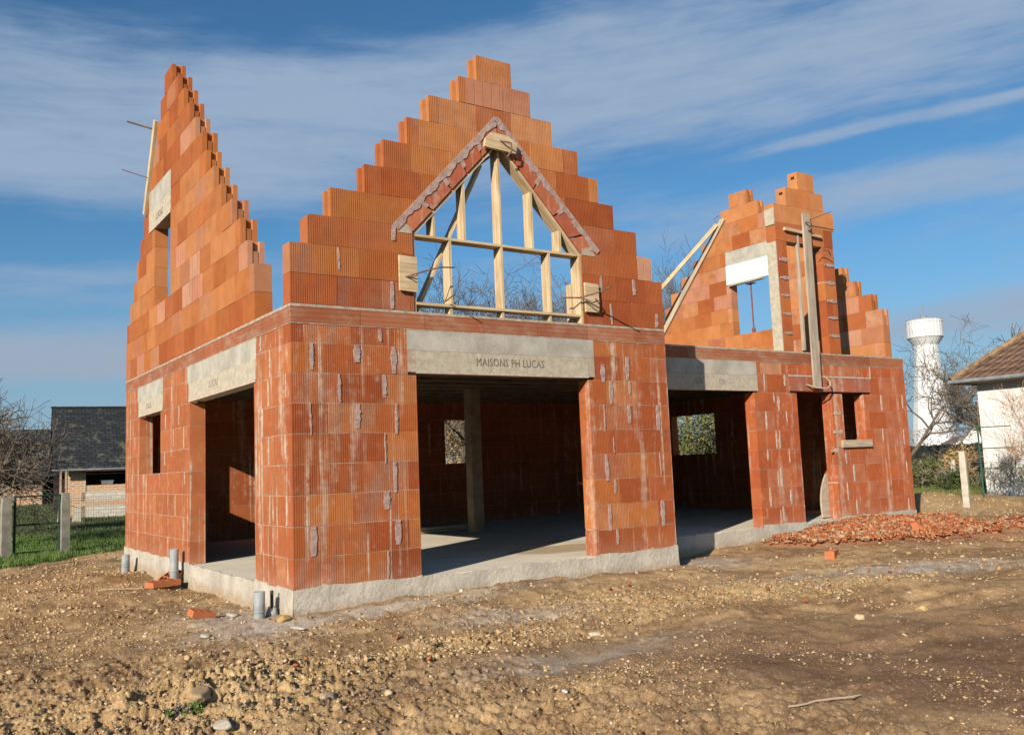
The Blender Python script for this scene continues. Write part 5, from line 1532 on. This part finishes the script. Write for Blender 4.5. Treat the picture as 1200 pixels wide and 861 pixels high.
# dark screened fence across the far garden
a = gp(1062, 530, 46); b = gp(1152, 530, 40); ln = math.hypot(b.x - a.x, b.y - a.y)
df = thing('dark_fence', 'long dark screen fence behind the brambles and posts', 'fence', (a.x, a.y, -.35), math.atan2(b.y - a.y, b.x - a.x))
mb = MB(); n = 40
for k in range(n):
    x0_, x1_ = ln * 1.1 * k / n, ln * 1.1 * (k + 1) / n; w0, w1 = .03 * math.sin(k * 1.7), .03 * math.sin((k + 1) * 1.7)
    mb.prism([(x0_, w0, 0), (x1_, w1, 0), (x1_, w1, 1.62 + .02 * math.sin(k)), (x0_, w0, 1.62 + .02 * math.sin(k - 1))], [(x0_, w0 + .02, 0), (x1_, w1 + .02, 0), (x1_, w1 + .02, 1.62 + .02 * math.sin(k)), (x0_, w0 + .02, 1.62 + .02 * math.sin(k - 1))])
mb.build('screen', mat('dark_screen_cloth', rough=.9, build=speck((.018, .022, .02), (.05, .055, .05), 3, 30)), df)
for k in range(5): mb = MB(); mb.tube([(ln * k / 4, .08, 0), (ln * k / 4, .08, 1.7)], .03, 6); mb.build('fence_pole', M_dark, df)


def cottage(label, u, v, d, w_, dp, hw, hr, rz, roofm, n=1):
    q = gp(u, v, d); t_ = thing('distant_house', label, 'house', (q.x, q.y, -.4), rz)
    mb = MB(); mb.prism([(0, 0, 0), (w_, 0, 0), (w_, 0, hw), (w_ / 2, 0, hw + hr), (0, 0, hw)], [(0, dp, 0), (w_, dp, 0), (w_, dp, hw), (w_ / 2, dp, hw + hr), (0, dp, hw)]); mb.build('wall', M_render, t_)
    mb = MB(); e = .3
    for s in (0, 1):
        xa = -e if s == 0 else w_ + e; za = hw - e * hr / (w_ / 2)
        mb.prism([(xa, -.2, za + .02), (w_ / 2, -.2, hw + hr + .02), (w_ / 2, -.2, hw + hr + .16), (xa, -.2, za + .16)], [(xa, dp + .2, za + .02), (w_ / 2, dp + .2, hw + hr + .02), (w_ / 2, dp + .2, hw + hr + .16), (xa, dp + .2, za + .16)])
    mb.build('roof', roofm, t_); mb = MB(); mb.box(w_ * .4, -.03, .9, w_ * .6, .02, 2.1); mb.build('window', M_void, t_); return t_


M_rooff = mat('distant_roof', rough=.9, build=speck((.16, .11, .10), (.24, .18, .16), 1, 10))
cottage('distant white gable between the tower and the white house', 1119, 515, 88, 5.6, 9, 1.4, 3.2, -1.25, M_rooff)
cottage('low distant house with a reddish roof right of the tower foot', 1098, 516, 120, 6.5, 8, 1.2, 1.6, -.9, M_rooff)

# water tower
def tower_b(t_, b):
    co, x, y, z = objco(t_); n1 = noise(t_, comb(t_, x * .5, y * .5, z * .06), 1.0, 4, .6); n2 = noise(t_, co, 2, 4, .6)
    t_.links.new(mixc(t_, (n1 * .6 + n2 * .4).step(.4, .65), (.62, .62, .62), (.47, .47, .48)), b.inputs['Base Color'])


M_tower = mat('tower_concrete', rough=.8, build=tower_b)
tq = gp(1095, 515, 260); tw = thing('water_tower', 'tall white flared water tower with a ribbed tank in the distance', 'water tower', (tq.x, tq.y, -1))


def lathe(prof, n, ribs=0, amp=0.0):
    mb = MB()
    for (r, z) in prof:
        for k in range(n):
            a = 2 * math.pi * k / n; rr = r * (1 + (amp * (1 if (k % 2) else -1) if ribs else 0)); mb.v.append((rr * math.cos(a), rr * math.sin(a), z))
    for i in range(len(prof) - 1):
        for k in range(n): mb.face([i * n + k, i * n + (k + 1) % n, (i + 1) * n + (k + 1) % n, (i + 1) * n + k])
    return mb


s_ = .2262
prof = []
for k in range(13):
    t_ = k / 12; v = 520 - t_ * (520 - 400); prof.append(((13 + 11.5 * (1 - t_) ** 1.25) * s_, 1 + (521.5 - v) * s_ * 1.0 + 1.1))
lathe(prof, 24, 1, .012).build('shaft', M_tower, tw)
zt_ = lambda v: 1 + (521.5 - v) * s_ + 1.1
lathe([(13 * s_, zt_(401)), (19 * s_, zt_(392.5)), (20 * s_, zt_(392)), (20 * s_, zt_(375)), (20.4 * s_, zt_(374.6)), (20.4 * s_, zt_(373)), (17 * s_, zt_(371)), (5 * s_, zt_(369)), (.1, zt_(368.8))], 56, 1, .008).build('tank', M_tower, tw)
lathe([(4 * s_, zt_(369.5)), (4 * s_, zt_(366.5)), (2.5 * s_, zt_(365.3)), (.05, zt_(365))], 16).build('lantern', M_zinc, tw)
mb = MB(); mb.tube([(0, 0, zt_(366)), (0, 0, zt_(351))], .07, 4); mb.build('mast', M_zinc, tw)
mb = MB()
for k in range(24):
    a = 2 * math.pi * k / 24; mb.tube([(20 * s_ * math.cos(a), 20 * s_ * math.sin(a), zt_(374)), (20 * s_ * math.cos(a), 20 * s_ * math.sin(a), zt_(371))], .05, 3, cap=False)
mb.tube([(20 * s_ * math.cos(2 * math.pi * k / 24), 20 * s_ * math.sin(2 * math.pi * k / 24), zt_(371)) for k in range(25)], .05, 3); mb.build('railing', M_zinc, tw)

# far woodland masses low on the horizon
def far_wood(label, u0, u1, d, h, seed, m):
    a = gp(u0, 525, d); b = gp(u1, 525, d); ln = math.hypot(b.x - a.x, b.y - a.y); r = np.random.default_rng(seed)
    n = int(ln * 60)
    t_ = r.uniform(0, 1, n); hh = h * (.55 + .45 * vnoise(t_ * ln * .16, t_ * 0 + seed, seed)) ; zz_ = -.5 + hh * r.uniform(0, 1, n) ** .7
    dd = r.uniform(-4, 4, n)
    P_ = np.stack([a.x + (b.x - a.x) * t_ + dd, a.y + (b.y - a.y) * t_ + dd, zz_], 1)
    o = leaves(n, lambda k: P_, .22 * d / 90, m, 'far_wood', None, .18, 1.2); return tag(o, label, 'wood', kind='stuff')


M_far = leaf_mat('far_twigs', (.15, .14, .14), (.22, .19, .17), (.10, .12, .10))
far_wood('hazy line of bare trees low behind the dark fence', 1040, 1260, 150, 6, 3, M_far)
far_wood('hazy line of bare trees at the far left horizon', -700, 160, 110, 5, 4, M_far)
far_wood('low line of bare trees far behind the house', 160, 1040, 130, 6, 5, M_far)
